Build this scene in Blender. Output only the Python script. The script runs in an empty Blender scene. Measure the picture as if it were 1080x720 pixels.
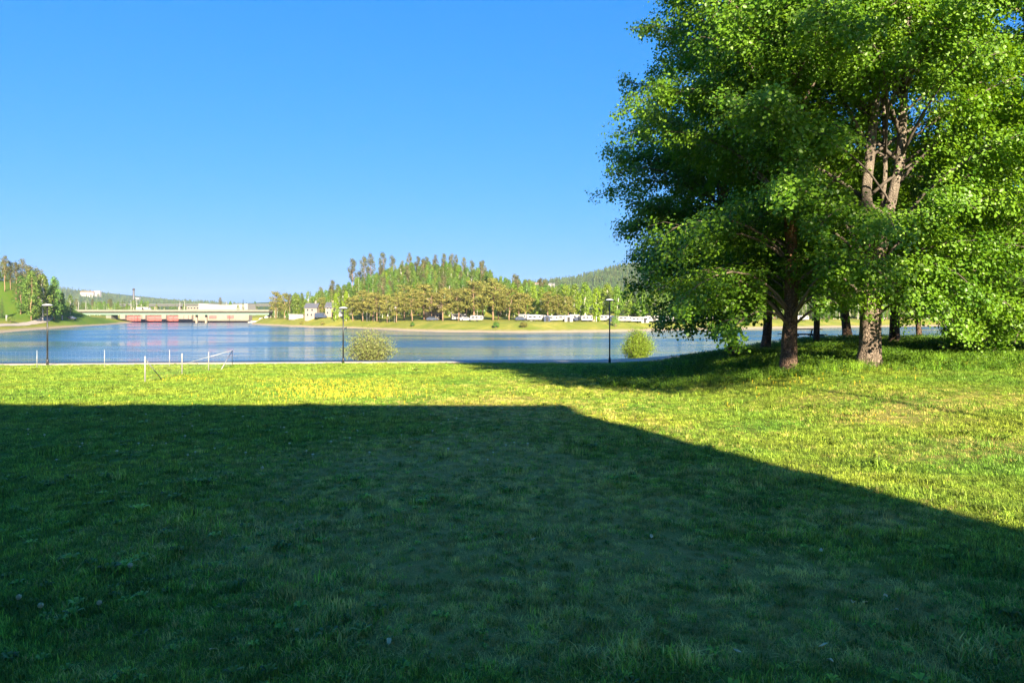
import bpy, math, random
import numpy as np
from mathutils import Vector, Matrix

random.seed(7)
RNG = np.random.default_rng(7)
sc = bpy.context.scene
C = sc.collection
PI = math.pi
R = math.radians

# ------------------------------------------------------------------ layout
EYE = 1.7            # eye height over the lawn at the camera
WATER = -4.3         # river level
F = 750.0            # focal length over a 1080 wide frame


def at(px, py, d):
    """world point seen at photo position px, py at distance d"""
    return Vector(((px - 540) / F * d, d, EYE - (py - 330) / F * d))


def S(t):
    t = np.clip(t, 0, 1)
    return t * t * (3 - 2 * t)


def hash2(ix, iy, seed=0):
    n = (ix.astype(np.int64) * 374761393 + iy.astype(np.int64) * 668265263 + seed * 974711) & 0x7fffffff
    n = ((n ^ (n >> 13)) * 1274126177) & 0x7fffffff
    return ((n ^ (n >> 16)) & 0xffff) / 65535.0


def vnoise(x, y, seed=0):
    x = np.asarray(x, float); y = np.asarray(y, float)
    ix = np.floor(x); iy = np.floor(y)
    fx = S(x - ix); fy = S(y - iy)
    a = hash2(ix, iy, seed); b = hash2(ix + 1, iy, seed)
    c = hash2(ix, iy + 1, seed); d = hash2(ix + 1, iy + 1, seed)
    return (a * (1 - fx) + b * fx) * (1 - fy) + (c * (1 - fx) + d * fx) * fy


def fbm(x, y, seed=0, o=4):
    v = 0; a = .5; t = 0
    for k in range(o):
        v = v + a * vnoise(x * 2 ** k, y * 2 ** k, seed + k); t += a; a *= .5
    return v / t


def path_y(x):
    return np.interp(x, [-140, -90, -35, -14, 8, 40, 90, 140], [30, 44, 55.5, 60.5, 63, 63, 60, 50])


def lawn_z(x, y):
    x = np.asarray(x, float); y = np.asarray(y, float)
    yp = path_y(x)

    def slope(x, y):
        base = -.041 * np.maximum(y, 0)
        w = S((x - 4.2 - .10 * np.clip(y - 22, 0, 30)) / 5.5) * S((y - 8) / 14) * (1 - .82 * S((y - 37) / 20))
        top = np.clip(.028 * (x - 9.5), -.1, .32) - .05 * np.maximum(y - 27, 0) * (1 - S((x - 11) / 6))
        return base * (1 - w) + top * w
    z = slope(x, y) + .05 * (fbm(x * .22, y * .22, 3, 3) - .5) * S((y - 1) / 6)
    zp = slope(x, yp)
    k = 1 - S((np.abs(y - yp) - 2.6) / 2.0)
    z = z * (1 - k) + zp * k
    u = np.clip((y - yp - 1.9) / 11, 0, 1) ** .85
    return z * (1 - u) + (-6.4) * u


def lz(x, y):
    return float(lawn_z(np.array([x]), np.array([y]))[0])


def lawn_hit(px, py):
    """lawn point seen at photo position px, py"""
    d = np.linspace(1.5, 62, 6000)
    x = (px - 540) / F * d
    ray = EYE - (py - 330) / F * d
    k = np.argmax(ray < lawn_z(x, d))
    return Vector((x[k], d[k], float(lawn_z(x[k:k + 1], d[k:k + 1])[0])))


SHX = [-400, -240, -172, -160, -142, -125, -111, -84, -64, -39, -24, 3, 30, 52, 81, 120, 197, 240, 600, 3000]
SHY = [520, 520, 520, 455, 385, 352, 334, 296, 279, 243, 225, 214, 225, 243, 264, 290, 321, 333, 420, 900]


def far_z(x, y):
    x = np.asarray(x, float); y = np.asarray(y, float)
    sr = (y - np.interp(x, SHX, SHY)) * .9
    sr = np.where(x < -162, np.minimum(sr, (x + 160) * 1.2), sr)
    sl = np.interp(y, [60, 150, 214, 250, 333, 409, 452], [-95, -128, -154, -167, -200, -224, -238]) - x
    s = np.maximum(np.maximum(sr, sl), y - 466)
    s = s + 3 * (fbm(x * .06, y * .06, 11, 3) - .5) * (np.abs(s) < 60)
    z = np.interp(s, [-9, -.5, 0, 3, 7, 14, 40, 200, 800], [-8, -4.6, -4.32, -3.95, -3.3, -1.5, -.95, .2, 1.0])
    z = z + 13.5 * np.exp(-np.abs((x + 45) / 37) ** 2.6 - ((y - 360) / 36) ** 2)
    z = z + 5 * np.exp(-((x - 10) / 60) ** 2 - ((y - 350) / 36) ** 2)
    z = z + 19 * np.exp(-np.abs((x + 240) / 33) ** 3.4 - ((y - 305) / 50) ** 2)
    z = z + .35 * (fbm(x * .15, y * .15, 5, 3) - .5) * (s > 2)
    return z


def fz(x, y):
    return float(far_z(np.array([x]), np.array([y]))[0])


def RIDGE_R(x): return np.interp(x, [-900, -140, 36, 90, 144, 264, 384, 624, 1100, 1700, 2600], [6, 50, 64, 74, 80, 110, 122, 126, 118, 80, 40])
def hill_right_z(x, y):
    t = np.where(y < 1800, S((y - 700) / 1100), 1 - .6 * S((y - 1800) / 1600))
    return 1 + (RIDGE_R(x) - 1) * t + 7 * (fbm(x * .006, y * .006, 21, 4) - .5) * t
def RIDGE_L(x): return np.interp(x, [-3200, -2220, -1770, -1660, -1525, -1387, -1213, -1070, -884, -700, -200, 400], [150, 108, 96, 86, 70, 52, 38, 33, 20, 14, 8, 2])
def hill_left_z(x, y):
    t = np.where(y < 2600, S((y - 900) / 1700), 1 - .6 * S((y - 2600) / 2000))
    return .5 + (RIDGE_L(x) - .5) * t + 5 * (fbm(x * .004, y * .004, 31, 4) - .5) * t


# ------------------------------------------------------------------ object helpers
def link(name, data, parent=None):
    o = bpy.data.objects.new(name, data)
    C.objects.link(o)
    if parent:
        o.parent = parent
    return o


def tag(o, label=None, cat=None, group=None, kind=None):
    if label: o['label'] = label
    if cat: o['category'] = cat
    if group: o['group'] = group
    if kind: o['kind'] = kind
    return o


def thing(name, label, cat, loc=(0, 0, 0), rz=0, group=None):
    o = link(name, None)
    o.location = loc; o.rotation_euler = (0, 0, rz)
    o.empty_display_size = .2
    return tag(o, label, cat, group)


def dup(root, loc, rz=0, scale=(1, 1, 1), label=None, group=None):
    r = root.copy(); C.objects.link(r)
    r.location = loc; r.rotation_euler = (0, 0, rz); r.scale = scale
    if label: r['label'] = label
    if group: r['group'] = group
    for ch in root.children:
        c = ch.copy(); C.objects.link(c); c.parent = r
        for g in ch.children:
            d = g.copy(); C.objects.link(d); d.parent = c
    return r


class MB:
    """collects shapes that end as ONE mesh object"""
    def __init__(self):
        self.v = []; self.f = []

    def add(self, vs, fs):
        o = len(self.v)
        self.v += [tuple(v) for v in vs]
        self.f += [tuple(i + o for i in f) for f in fs]
        return self

    def box(self, x0, x1, y0, y1, z0, z1):
        return self.add([(x0, y0, z0), (x1, y0, z0), (x1, y1, z0), (x0, y1, z0), (x0, y0, z1), (x1, y0, z1), (x1, y1, z1), (x0, y1, z1)],
                        [(3, 2, 1, 0), (4, 5, 6, 7), (0, 1, 5, 4), (1, 2, 6, 5), (2, 3, 7, 6), (3, 0, 4, 7)])

    def tube(self, pts, rad, n=8, cap=True, rough=None):
        pts = [Vector(p) for p in pts]
        o = len(self.v)
        t0 = (pts[1] - pts[0]).normalized()
        u = t0.orthogonal().normalized()
        for i, p in enumerate(pts):
            a = pts[max(i - 1, 0)]; b = pts[min(i + 1, len(pts) - 1)]
            t = (b - a).normalized()
            u = (u - t * u.dot(t)).normalized()
            w = t.cross(u)
            r = rad[i] if hasattr(rad, '__len__') else rad
            for k in range(n):
                a_ = 2 * PI * k / n
                rr = r * (1 + (rough(a_, i, p) if rough else 0))
                q = p + (u * math.cos(a_) + w * math.sin(a_)) * rr
                self.v.append(tuple(q))
        for i in range(len(pts) - 1):
            for k in range(n):
                k2 = (k + 1) % n
                self.f.append((o + i * n + k, o + i * n + k2, o + (i + 1) * n + k2, o + (i + 1) * n + k))
        if cap:
            self.f.append(tuple(o + k for k in range(n))[::-1])
            self.f.append(tuple(o + (len(pts) - 1) * n + k for k in range(n)))
        return self

    def lathe(self, prof, n=16, c=(0, 0, 0)):
        """profile of (r, z) pairs turned about the z axis"""
        o = len(self.v)
        for r, z in prof:
            for k in range(n):
                a = 2 * PI * k / n
                self.v.append((c[0] + r * math.cos(a), c[1] + r * math.sin(a), c[2] + z))
        for i in range(len(prof) - 1):
            for k in range(n):
                k2 = (k + 1) % n
                self.f.append((o + i * n + k, o + i * n + k2, o + (i + 1) * n + k2, o + (i + 1) * n + k))
        self.f.append(tuple(o + k for k in range(n))[::-1])
        self.f.append(tuple(o + (len(prof) - 1) * n + k for k in range(n)))
        return self

    def prism(self, outline, y0, y1):
        """outline of (x, z) pairs carried from y0 to y1"""
        n = len(outline)
        vs = [(x, y0, z) for x, z in outline] + [(x, y1, z) for x, z in outline]
        fs = [tuple(range(n)), tuple(range(2 * n - 1, n - 1, -1))]
        fs += [(i, i + n, (i + 1) % n + n, (i + 1) % n) for i in range(n)]
        return self.add(vs, fs)

    def build(self, name, mat, parent=None, smooth=False, bevel=0):
        me = bpy.data.meshes.new(name)
        me.from_pydata(self.v, [], self.f)
        me.validate()
        import bmesh
        bm = bmesh.new(); bm.from_mesh(me)
        bmesh.ops.recalc_face_normals(bm, faces=bm.faces)
        bm.to_mesh(me); bm.free()
        me.materials.append(mat)
        if smooth:
            me.polygons.foreach_set('use_smooth', [True] * len(me.polygons))
        o = link(name, me, parent)
        if bevel:
            b = o.modifiers.new('edge', 'BEVEL'); b.width = bevel; b.segments = 2; b.limit_method = 'ANGLE'
        return o


def np_mesh(name, V, Fq, mat, attrs=None, smooth=False):
    """mesh from arrays; Fq is (n, k) faces of one size"""
    me = bpy.data.meshes.new(name)
    n, k = Fq.shape
    me.vertices.add(len(V)); me.vertices.foreach_set('co', np.asarray(V, np.float32).ravel())
    me.loops.add(n * k); me.loops.foreach_set('vertex_index', Fq.astype(np.int32).ravel())
    me.polygons.add(n)
    me.polygons.foreach_set('loop_start', np.arange(0, n * k, k, dtype=np.int32))
    me.update(calc_edges=True)
    if smooth:
        me.polygons.foreach_set('use_smooth', np.ones(n, bool))
    for a, val in (attrs or {}).items():
        at_ = me.attributes.new(a, 'FLOAT', 'POINT')
        at_.data.foreach_set('value', np.asarray(val, np.float32))
    me.materials.append(mat)
    return me


def leaf_mesh(name, P, N, size, mat, rng, wide=.8, fold=.25, tone=None):
    """one folded six sided leaf per point P, facing N"""
    n = len(P)
    N = N / np.maximum(np.linalg.norm(N, axis=1, keepdims=True), 1e-6)
    A = rng.normal(size=(n, 3)); A[:, 2] -= .5
    A -= N * (A * N).sum(1, keepdims=True)
    A /= np.maximum(np.linalg.norm(A, axis=1, keepdims=True), 1e-6)
    B = np.cross(N, A)
    s = np.asarray(size).reshape(-1, 1)
    w = s * wide * .5
    base = P - A * s * .5
    tip = P + A * s * .5
    r1 = P - A * s * .2 + B * w + N * w * fold
    r2 = P + A * s * .22 + B * w * .8 + N * w * fold
    l1 = P - A * s * .2 - B * w + N * w * fold
    l2 = P + A * s * .22 - B * w * .8 + N * w * fold
    V = np.stack([base, r1, r2, tip, l2, l1], 1).reshape(-1, 3)
    i = np.arange(n)[:, None] * 6
    Fq = np.concatenate([i + np.array([[0, 1, 2, 3]]), i + np.array([[0, 3, 4, 5]])], 0)
    rnd = np.repeat(rng.random(n) if tone is None else np.clip(.45 * rng.random(n) + .55 * tone, 0, 1), 6)
    return np_mesh(name, V, Fq, mat, {'rnd': rnd})


def grid_mesh(name, xs, ys, zf, mat, attrs=None, smooth=True):
    X, Y = np.meshgrid(xs, ys)
    Z = zf(X, Y)
    V = np.stack([X, Y, Z], -1).reshape(-1, 3)
    nx, ny = len(xs), len(ys)
    i = (np.arange(ny - 1)[:, None] * nx + np.arange(nx - 1)[None, :]).ravel()
    Fq = np.stack([i, i + 1, i + 1 + nx, i + nx], 1)
    at_ = {k: f(X, Y).ravel() for k, f in (attrs or {}).items()}
    return np_mesh(name, V, Fq, mat, at_, smooth)


def scatter(name, P, rot, scale, idx, sources, attrs=None, label=None, tilt=None):
    """one object of uncountable repeats: points that carry small source meshes"""
    me = bpy.data.meshes.new(name)
    n = len(P)
    me.vertices.add(n); me.vertices.foreach_set('co', np.asarray(P, np.float32).ravel())
    a = me.attributes.new('turn', 'FLOAT_VECTOR', 'POINT')
    rv = np.zeros((n, 3), np.float32)
    if tilt is not None: rv[:, :2] = tilt
    rv[:, 2] = rot
    a.data.foreach_set('vector', rv.ravel())
    a = me.attributes.new('size', 'FLOAT', 'POINT'); a.data.foreach_set('value', np.asarray(scale, np.float32))
    a = me.attributes.new('which', 'INT', 'POINT'); a.data.foreach_set('value', np.asarray(idx, np.int32))
    for k, v in (attrs or {}).items():
        a = me.attributes.new(k, 'FLOAT', 'POINT'); a.data.foreach_set('value', np.asarray(v, np.float32))
    o = link(name, me)
    g = bpy.data.node_groups.new(name + '_spread', 'GeometryNodeTree')
    g.interface.new_socket('Geometry', in_out='INPUT', socket_type='NodeSocketGeometry')
    g.interface.new_socket('Geometry', in_out='OUTPUT', socket_type='NodeSocketGeometry')
    N = g.nodes; L = g.links
    gi = N.new('NodeGroupInput'); go = N.new('NodeGroupOutput')

    def named(nm, ty):
        q = N.new('GeometryNodeInputNamedAttribute'); q.data_type = ty; q.inputs['Name'].default_value = nm
        return q.outputs['Attribute']
    last = gi.outputs[0]
    join = N.new('GeometryNodeJoinGeometry')
    for k, s in enumerate(sources):
        oi = N.new('GeometryNodeObjectInfo'); oi.inputs['Object'].default_value = s; oi.inputs['As Instance'].default_value = True
        cmp = N.new('FunctionNodeCompare'); cmp.data_type = 'INT'; cmp.operation = 'EQUAL'
        L.new(named('which', 'INT'), cmp.inputs[2]); cmp.inputs[3].default_value = k
        ip = N.new('GeometryNodeInstanceOnPoints')
        L.new(gi.outputs[0], ip.inputs['Points']); L.new(cmp.outputs[0], ip.inputs['Selection'])
        L.new(oi.outputs['Geometry'], ip.inputs['Instance'])
        e2r = N.new('FunctionNodeEulerToRotation')
        L.new(named('turn', 'FLOAT_VECTOR'), e2r.inputs[0]); L.new(e2r.outputs[0], ip.inputs['Rotation'])
        L.new(named('size', 'FLOAT'), ip.inputs['Scale'])
        L.new(ip.outputs[0], join.inputs[0])
    L.new(join.outputs[0], go.inputs[0])
    m = o.modifiers.new('spread', 'NODES'); m.node_group = g
    tag(o, label, None, None, 'stuff')
    return o


def source(name, me):
    return bpy.data.objects.new(name, me)      # kept out of the scene


# ------------------------------------------------------------------ materials
def new_mat(name):
    m = bpy.data.materials.new(name); m.use_nodes = True
    nt = m.node_tree; nt.nodes.clear()
    out = nt.nodes.new('ShaderNodeOutputMaterial')
    b = nt.nodes.new('ShaderNodeBsdfPrincipled')
    nt.links.new(b.outputs[0], out.inputs[0])
    return m, nt, b, out


def ramp(nt, fac, stops):
    r = nt.nodes.new('ShaderNodeValToRGB')
    el = r.color_ramp.elements
    while len(el) < len(stops): el.new(.5)
    for e, (p, c) in zip(el, stops):
        e.position = p; e.color = (*c, 1)
    nt.links.new(fac, r.inputs[0])
    return r.outputs[0]


def noise(nt, scale, detail=4, coord=None, stretch=None, rough=.55):
    n = nt.nodes.new('ShaderNodeTexNoise')
    n.inputs['Scale'].default_value = scale; n.inputs['Detail'].default_value = detail; n.inputs['Roughness'].default_value = rough
    if coord is None:
        coord = nt.nodes.new('ShaderNodeNewGeometry').outputs['Position']
    if stretch:
        mp = nt.nodes.new('ShaderNodeMapping'); mp.inputs['Scale'].default_value = stretch
        nt.links.new(coord, mp.inputs[0]); coord = mp.outputs[0]
    nt.links.new(coord, n.inputs['Vector'])
    return n.outputs['Fac']


def mix(nt, fac, a, b, mode='MIX'):
    m = nt.nodes.new('ShaderNodeMix'); m.data_type = 'RGBA'; m.blend_type = mode
    for s, val in ((m.inputs[0], fac), (m.inputs[6], a), (m.inputs[7], b)):
        if isinstance(val, (int, float)): s.default_value = val
        elif isinstance(val, tuple): s.default_value = (*val, 1)
        else: nt.links.new(val, s)
    return m.outputs[2]


def attr(nt, name, kind='GEOMETRY'):
    a = nt.nodes.new('ShaderNodeAttribute'); a.attribute_name = name; a.attribute_type = kind
    return a.outputs['Fac']


def bump(nt, b, h, strength=.3, dist=.02):
    q = nt.nodes.new('ShaderNodeBump'); q.inputs['Strength'].default_value = strength; q.inputs['Distance'].default_value = dist
    nt.links.new(h, q.inputs['Height']); nt.links.new(q.outputs[0], b.inputs['Normal'])


def math_(nt, op, a, b):
    m = nt.nodes.new('ShaderNodeMath'); m.operation = op
    for s, val in ((m.inputs[0], a), (m.inputs[1], b)):
        if isinstance(val, (int, float)): s.default_value = val
        else: nt.links.new(val, s)
    return m.outputs[0]


def plain(name, c, rough=.6, metal=0, var=.12, scale=3, bmp=0):
    m, nt, b, _ = new_mat(name)
    n = noise(nt, scale, 5)
    lo = tuple(x * (1 - var) for x in c); hi = tuple(min(1, x * (1 + var)) for x in c)
    nt.links.new(ramp(nt, n, [(.3, lo), (.7, hi)]), b.inputs['Base Color'])
    b.inputs['Roughness'].default_value = rough; b.inputs['Metallic'].default_value = metal
    if bmp: bump(nt, b, n, bmp, .02)
    return m


def leafy(name, dark, light, trans=.35, rough=.5, spec=.35, objvar=.0):
    m, nt, b, out = new_mat(name)
    col = ramp(nt, attr(nt, 'rnd'), [(0, dark), (1, light)])
    if objvar:
        oi = nt.nodes.new('ShaderNodeObjectInfo')
        hs = nt.nodes.new('ShaderNodeHueSaturation')
        mr = nt.nodes.new('ShaderNodeMapRange'); mr.inputs[3].default_value = 1 - objvar; mr.inputs[4].default_value = 1 + objvar
        nt.links.new(oi.outputs['Random'], mr.inputs[0])
        nt.links.new(mr.outputs[0], hs.inputs['Value'])
        mr2 = nt.nodes.new('ShaderNodeMapRange'); mr2.inputs[3].default_value = .5 - objvar * .08; mr2.inputs[4].default_value = .5 + objvar * .08
        fr = math_(nt, 'FRACT', math_(nt, 'MULTIPLY', oi.outputs['Random'], 7.31), 0)
        nt.links.new(fr, mr2.inputs[0]); nt.links.new(mr2.outputs[0], hs.inputs['Hue'])
        nt.links.new(col, hs.inputs['Color']); col = hs.outputs[0]
    nt.links.new(col, b.inputs['Base Color'])
    b.inputs['Roughness'].default_value = rough; b.inputs['Specular IOR Level'].default_value = spec
    t = nt.nodes.new('ShaderNodeBsdfTranslucent')
    tc = mix(nt, 1.0, col, (1.25, 1.15, .5), 'MULTIPLY')
    nt.links.new(tc, t.inputs[0])
    ms = nt.nodes.new('ShaderNodeMixShader'); ms.inputs[0].default_value = trans
    nt.links.new(b.outputs[0], ms.inputs[1]); nt.links.new(t.outputs[0], ms.inputs[2])
    nt.links.new(ms.outputs[0], out.inputs[0])
    return m


GREEN_A, GREEN_B = (.125, .280, .027), (.255, .350, .033)
STRAW = (.54, .465, .13)


def grass_colour(nt, dry, rnd):
    """mown grass: two greens in broad drifts, straw where it is worn"""
    big = noise(nt, .35, 5)
    g = mix(nt, ramp(nt, big, [(.35, (0, 0, 0)), (.65, (1, 1, 1))]), GREEN_A, GREEN_B)
    g = mix(nt, rnd, mix(nt, 1.0, g, (.30, .36, .4), 'MULTIPLY'), mix(nt, 1.0, g, (1.75, 1.6, 1.6), 'MULTIPLY'))
    return mix(nt, dry, g, STRAW)


def make_lawn_mat():
    m, nt, b, _ = new_mat('mown grass')
    fine = noise(nt, 28, 6, rough=.7)
    mid = noise(nt, 4, 5)
    dry = math_(nt, 'MULTIPLY', attr(nt, 'dry'), ramp(nt, mid, [(.3, (.5,) * 3), (.65, (1.2,) * 3)]))
    dry = math_(nt, 'MINIMUM', dry, 1.0)
    col = grass_colour(nt, dry, fine)
    soil = ramp(nt, noise(nt, 60, 3), [(.45, (0, 0, 0)), (.75, (.35,) * 3)])
    col = mix(nt, 1.0, mix(nt, soil, col, (.07, .055, .035)), (.5, .5, .5), 'MULTIPLY')      # thatch, darkened to paint in the shade between the blades
    nt.links.new(col, b.inputs['Base Color'])
    b.inputs['Roughness'].default_value = .9; b.inputs['Specular IOR Level'].default_value = .1
    bump(nt, b, fine, .6, .05)
    return m


def make_blade_mat(name='grass blades', tint=(1, 1, 1)):
    m, nt, b, out = new_mat(name)
    dry = attr(nt, 'dry', 'INSTANCER')
    rnd = attr(nt, 'rnd')
    col = grass_colour(nt, dry, rnd)
    col = mix(nt, 1.0, col, tint, 'MULTIPLY')
    tn = nt.nodes.new('ShaderNodeCombineColor')
    for q in range(3): nt.links.new(attr(nt, 'tone', 'INSTANCER'), tn.inputs[q])
    col = mix(nt, 1.0, col, tn.outputs[0], 'MULTIPLY')
    nt.links.new(col, b.inputs['Base Color'])
    b.inputs['Roughness'].default_value = .45; b.inputs['Specular IOR Level'].default_value = .2
    t = nt.nodes.new('ShaderNodeBsdfTranslucent'); nt.links.new(col, t.inputs[0])
    ms = nt.nodes.new('ShaderNodeMixShader'); ms.inputs[0].default_value = .38
    nt.links.new(b.outputs[0], ms.inputs[1]); nt.links.new(t.outputs[0], ms.inputs[2]); nt.links.new(ms.outputs[0], out.inputs[0])
    return m


def make_bank_mat():
    m, nt, b, _ = new_mat('river bank')
    geo = nt.nodes.new('ShaderNodeNewGeometry')
    sx = nt.nodes.new('ShaderNodeSeparateXYZ'); nt.links.new(geo.outputs['Position'], sx.inputs[0])
    n1 = noise(nt, .12, 5); n2 = noise(nt, .7, 5)
    grass = mix(nt, ramp(nt, n1, [(.35, (0,) * 3), (.65, (1,) * 3)]), (.125, .165, .023), (.25, .235, .045))
    grass = mix(nt, attr(nt, 'lush'), grass, (.075, .15, .016))
    grass = mix(nt, ramp(nt, n2, [(.4, (0,) * 3), (.7, (.6,) * 3)]), grass, (.12, .145, .024))
    h = math_(nt, 'ADD', sx.outputs[2], math_(nt, 'MULTIPLY', n2, .9))
    sandf = ramp(nt, math_(nt, 'MULTIPLY', math_(nt, 'ADD', h, 4.6), .5), [(.55, (1,) * 3), (.78, (0,) * 3)])
    sand = mix(nt, n2, (.24, .185, .12), (.33, .28, .2))
    col = mix(nt, sandf, grass, sand)
    nt.links.new(col, b.inputs['Base Color']); b.inputs['Roughness'].default_value = .95
    b.inputs['Specular IOR Level'].default_value = .1
    bump(nt, b, noise(nt, 2.5, 5), .5, .4)
    return m


def make_water_mat():
    m, nt, b, _ = new_mat('river water')
    big = noise(nt, .05, 4, stretch=(.28, 1, 1))
    streak = noise(nt, .35, 5, stretch=(.16, 1, 1), rough=.6)
    calm = ramp(nt, big, [(.40, (0,) * 3), (.60, (1,) * 3)])
    b.inputs['Base Color'].default_value = (.014, .07, .125, 1)
    b.inputs['IOR'].default_value = 1.33
    rr = nt.nodes.new('ShaderNodeMapRange'); rr.inputs[3].default_value = .05; rr.inputs[4].default_value = .36
    nt.links.new(math_(nt, 'MULTIPLY', calm, streak), rr.inputs[0]); nt.links.new(rr.outputs[0], b.inputs['Roughness'])
    w1 = noise(nt, .9, 3, stretch=(.45, 1, 1)); w2 = noise(nt, 3.2, 3, stretch=(.6, 1, 1))
    h = math_(nt, 'ADD', math_(nt, 'MULTIPLY', w1, 1.0), math_(nt, 'MULTIPLY', w2, .35))
    h = math_(nt, 'MULTIPLY', h, math_(nt, 'ADD', .18, math_(nt, 'MULTIPLY', calm, .55)))
    h = math_(nt, 'ADD', h, math_(nt, 'MULTIPLY', streak, .6))
    rip = ramp(nt, noise(nt, .55, 3, stretch=(.09, 1, 1), rough=.65), [(.50, (0,) * 3), (.62, (1,) * 3)])
    h = math_(nt, 'ADD', h, math_(nt, 'MULTIPLY', math_(nt, 'MULTIPLY', rip, w2), .9))
    bump(nt, b, h, 1.0, .20)
    return m


def make_bark(name, low_d, low_l, up_d, up_l, z0=3, z1=6):
    m, nt, b, _ = new_mat(name)
    tc = nt.nodes.new('ShaderNodeTexCoord').outputs['Object']
    v = nt.nodes.new('ShaderNodeTexVoronoi'); v.feature = 'DISTANCE_TO_EDGE'; v.inputs['Scale'].default_value = 9
    mp = nt.nodes.new('ShaderNodeMapping'); mp.inputs['Scale'].default_value = (2.2, 2.2, .28)
    warp = nt.nodes.new('ShaderNodeTexNoise'); warp.inputs['Scale'].default_value = 3; nt.links.new(tc, warp.inputs['Vector'])
    wm = nt.nodes.new('ShaderNodeMix'); wm.data_type = 'RGBA'; wm.blend_type = 'ADD'; wm.inputs[0].default_value = .6
    nt.links.new(tc, wm.inputs[6]); nt.links.new(warp.outputs['Color'], wm.inputs[7])
    nt.links.new(wm.outputs[2], mp.inputs[0]); nt.links.new(mp.outputs[0], v.inputs['Vector'])
    n = noise(nt, 14, 6, tc, (1, 1, .25))
    h = math_(nt, 'ADD', math_(nt, 'MINIMUM', math_(nt, 'MULTIPLY', v.outputs['Distance'], 4), 1.0), math_(nt, 'MULTIPLY', n, .6))
    hh = math_(nt, 'MULTIPLY', h, .62)
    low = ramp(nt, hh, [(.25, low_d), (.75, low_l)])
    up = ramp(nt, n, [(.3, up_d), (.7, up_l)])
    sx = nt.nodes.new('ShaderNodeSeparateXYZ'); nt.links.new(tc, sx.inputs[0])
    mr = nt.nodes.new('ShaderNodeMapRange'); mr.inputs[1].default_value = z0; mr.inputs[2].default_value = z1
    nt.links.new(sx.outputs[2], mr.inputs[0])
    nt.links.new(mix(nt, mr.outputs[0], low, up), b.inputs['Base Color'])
    b.inputs['Roughness'].default_value = .9; b.inputs['Specular IOR Level'].default_value = .15
    bump(nt, b, h, .8, .03)
    return m


M = {}
M['lawn'] = make_lawn_mat()
M['blade'] = make_blade_mat()
M['bank'] = make_bank_mat()
M['water'] = make_water_mat()
M['bed'] = plain('river bed', (.10, .09, .07), .95)
M['gravel'] = plain('pale gravel', (.34, .295, .23), .95, 0, .25, 9, .4)
M['leaf'] = leafy('broad leaves', (.045, .145, .009), (.20, .36, .022), .45, .42, .4)
M['leaf_far'] = leafy('birch leaves', (.11, .20, .02), (.19, .29, .03), .3, .6, .2, .22)
M['leaf_bright'] = leafy('young birch leaves', (.15, .25, .013), (.23, .32, .022), .3, .6, .2, .1)
M['leaf_wood'] = leafy('wood leaves', (.075, .15, .026), (.14, .22, .04), .25, .6, .2, .3)
M['needle_pine'] = leafy('pine needles', (.105, .125, .028), (.215, .195, .048), .15, .7, .15, .18)
M['needle_dark'] = leafy('spruce needles', (.03, .065, .02), (.075, .12, .034), .12, .7, .15, .25)
M['needle_sky'] = leafy('skyline pine needles', (.065, .095, .035), (.14, .13, .06), .15, .7, .15, .2)
M['leaf_bush'] = leafy('bush leaves', (.12, .20, .016), (.22, .31, .028), .35, .55, .25)
M['leaf_willow'] = leafy('pale willow leaves', (.13, .17, .045), (.25, .28, .085), .3, .6, .25)
M['forest'] = leafy('distant trees', (.042, .078, .028), (.09, .13, .045), .1, .8, .1, .35)
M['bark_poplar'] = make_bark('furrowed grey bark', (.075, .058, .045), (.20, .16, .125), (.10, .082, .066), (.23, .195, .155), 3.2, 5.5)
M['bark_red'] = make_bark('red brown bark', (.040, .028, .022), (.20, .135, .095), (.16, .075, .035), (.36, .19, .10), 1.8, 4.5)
M['bark_far'] = plain('pine trunk', (.22, .14, .09), .9, 0, .3, 2)
M['bark_birch'] = plain('birch trunk', (.55, .53, .48), .8, 0, .3, 2)
M['twig'] = plain('twigs', (.13, .10, .075), .9, 0, .25, 6)
M['black'] = plain('black lamp paint', (.018, .019, .021), .4, .2, .2)
M['lamp_glass'] = plain('pale lamp cover', (.72, .74, .74), .35)
M['white'] = plain('white paint', (.25, .25, .245), .45, 0, .05)
M['galv'] = plain('galvanised steel', (.33, .34, .34), .45, .3, .1)
M['wire'] = plain('fence wire', (.45, .46, .46), .4, .6, .1)
M['wood'] = plain('dark stained wood', (.045, .034, .028), .8, 0, .3, 6)
M['concrete'] = plain('concrete', (.21, .18, .145), .9, 0, .15, .6)
M['concrete_pale'] = plain('pale concrete', (.125, .135, .11), .9, 0, .1, .5)
M['green_steel'] = plain('green steel girder', (.11, .20, .14), .6, 0, .1)
M['red_gate'] = plain('faded red steel', (.33, .085, .08), .7, 0, .2, .6)
M['dark'] = plain('dark parts and shade', (.02, .02, .022), .8)  # near black; also paints the shade below the bridge deck
M['asphalt'] = plain('asphalt', (.06, .06, .06), .9)
M['rock'] = plain('grey rock', (.36, .34, .31), .9, 0, .25, .8, .4)
M['roof_dark'] = plain('dark roof sheets', (.075, .08, .095), .6)
M['roof_red'] = plain('red brown roof', (.24, .11, .075), .8)
M['plaster'] = plain('beige plaster', (.26, .215, .165), .9, 0, .08, .5)
M['plaster_white'] = plain('white plaster', (.27, .255, .24), .8, 0, .05, .4)
M['plaster_wall'] = plain('ochre plaster', (.50, .42, .30), .9, 0, .08, .5)
M['tyre'] = plain('rubber', (.02, .02, .02), .8)
M['navy'] = plain('dark blue car paint', (.03, .045, .085), .3)
M['silver'] = plain('silver car paint', (.50, .52, .54), .3, .3)
M['flag_white'] = plain('pale flag cloth', (.75, .68, .66), .8)
M['yellow'] = plain('dandelion yellow', (.60, .44, .02), .7, 0, .2, 40)
M['fluff'] = plain('seed fluff', (.55, .52, .30), .9)
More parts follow.
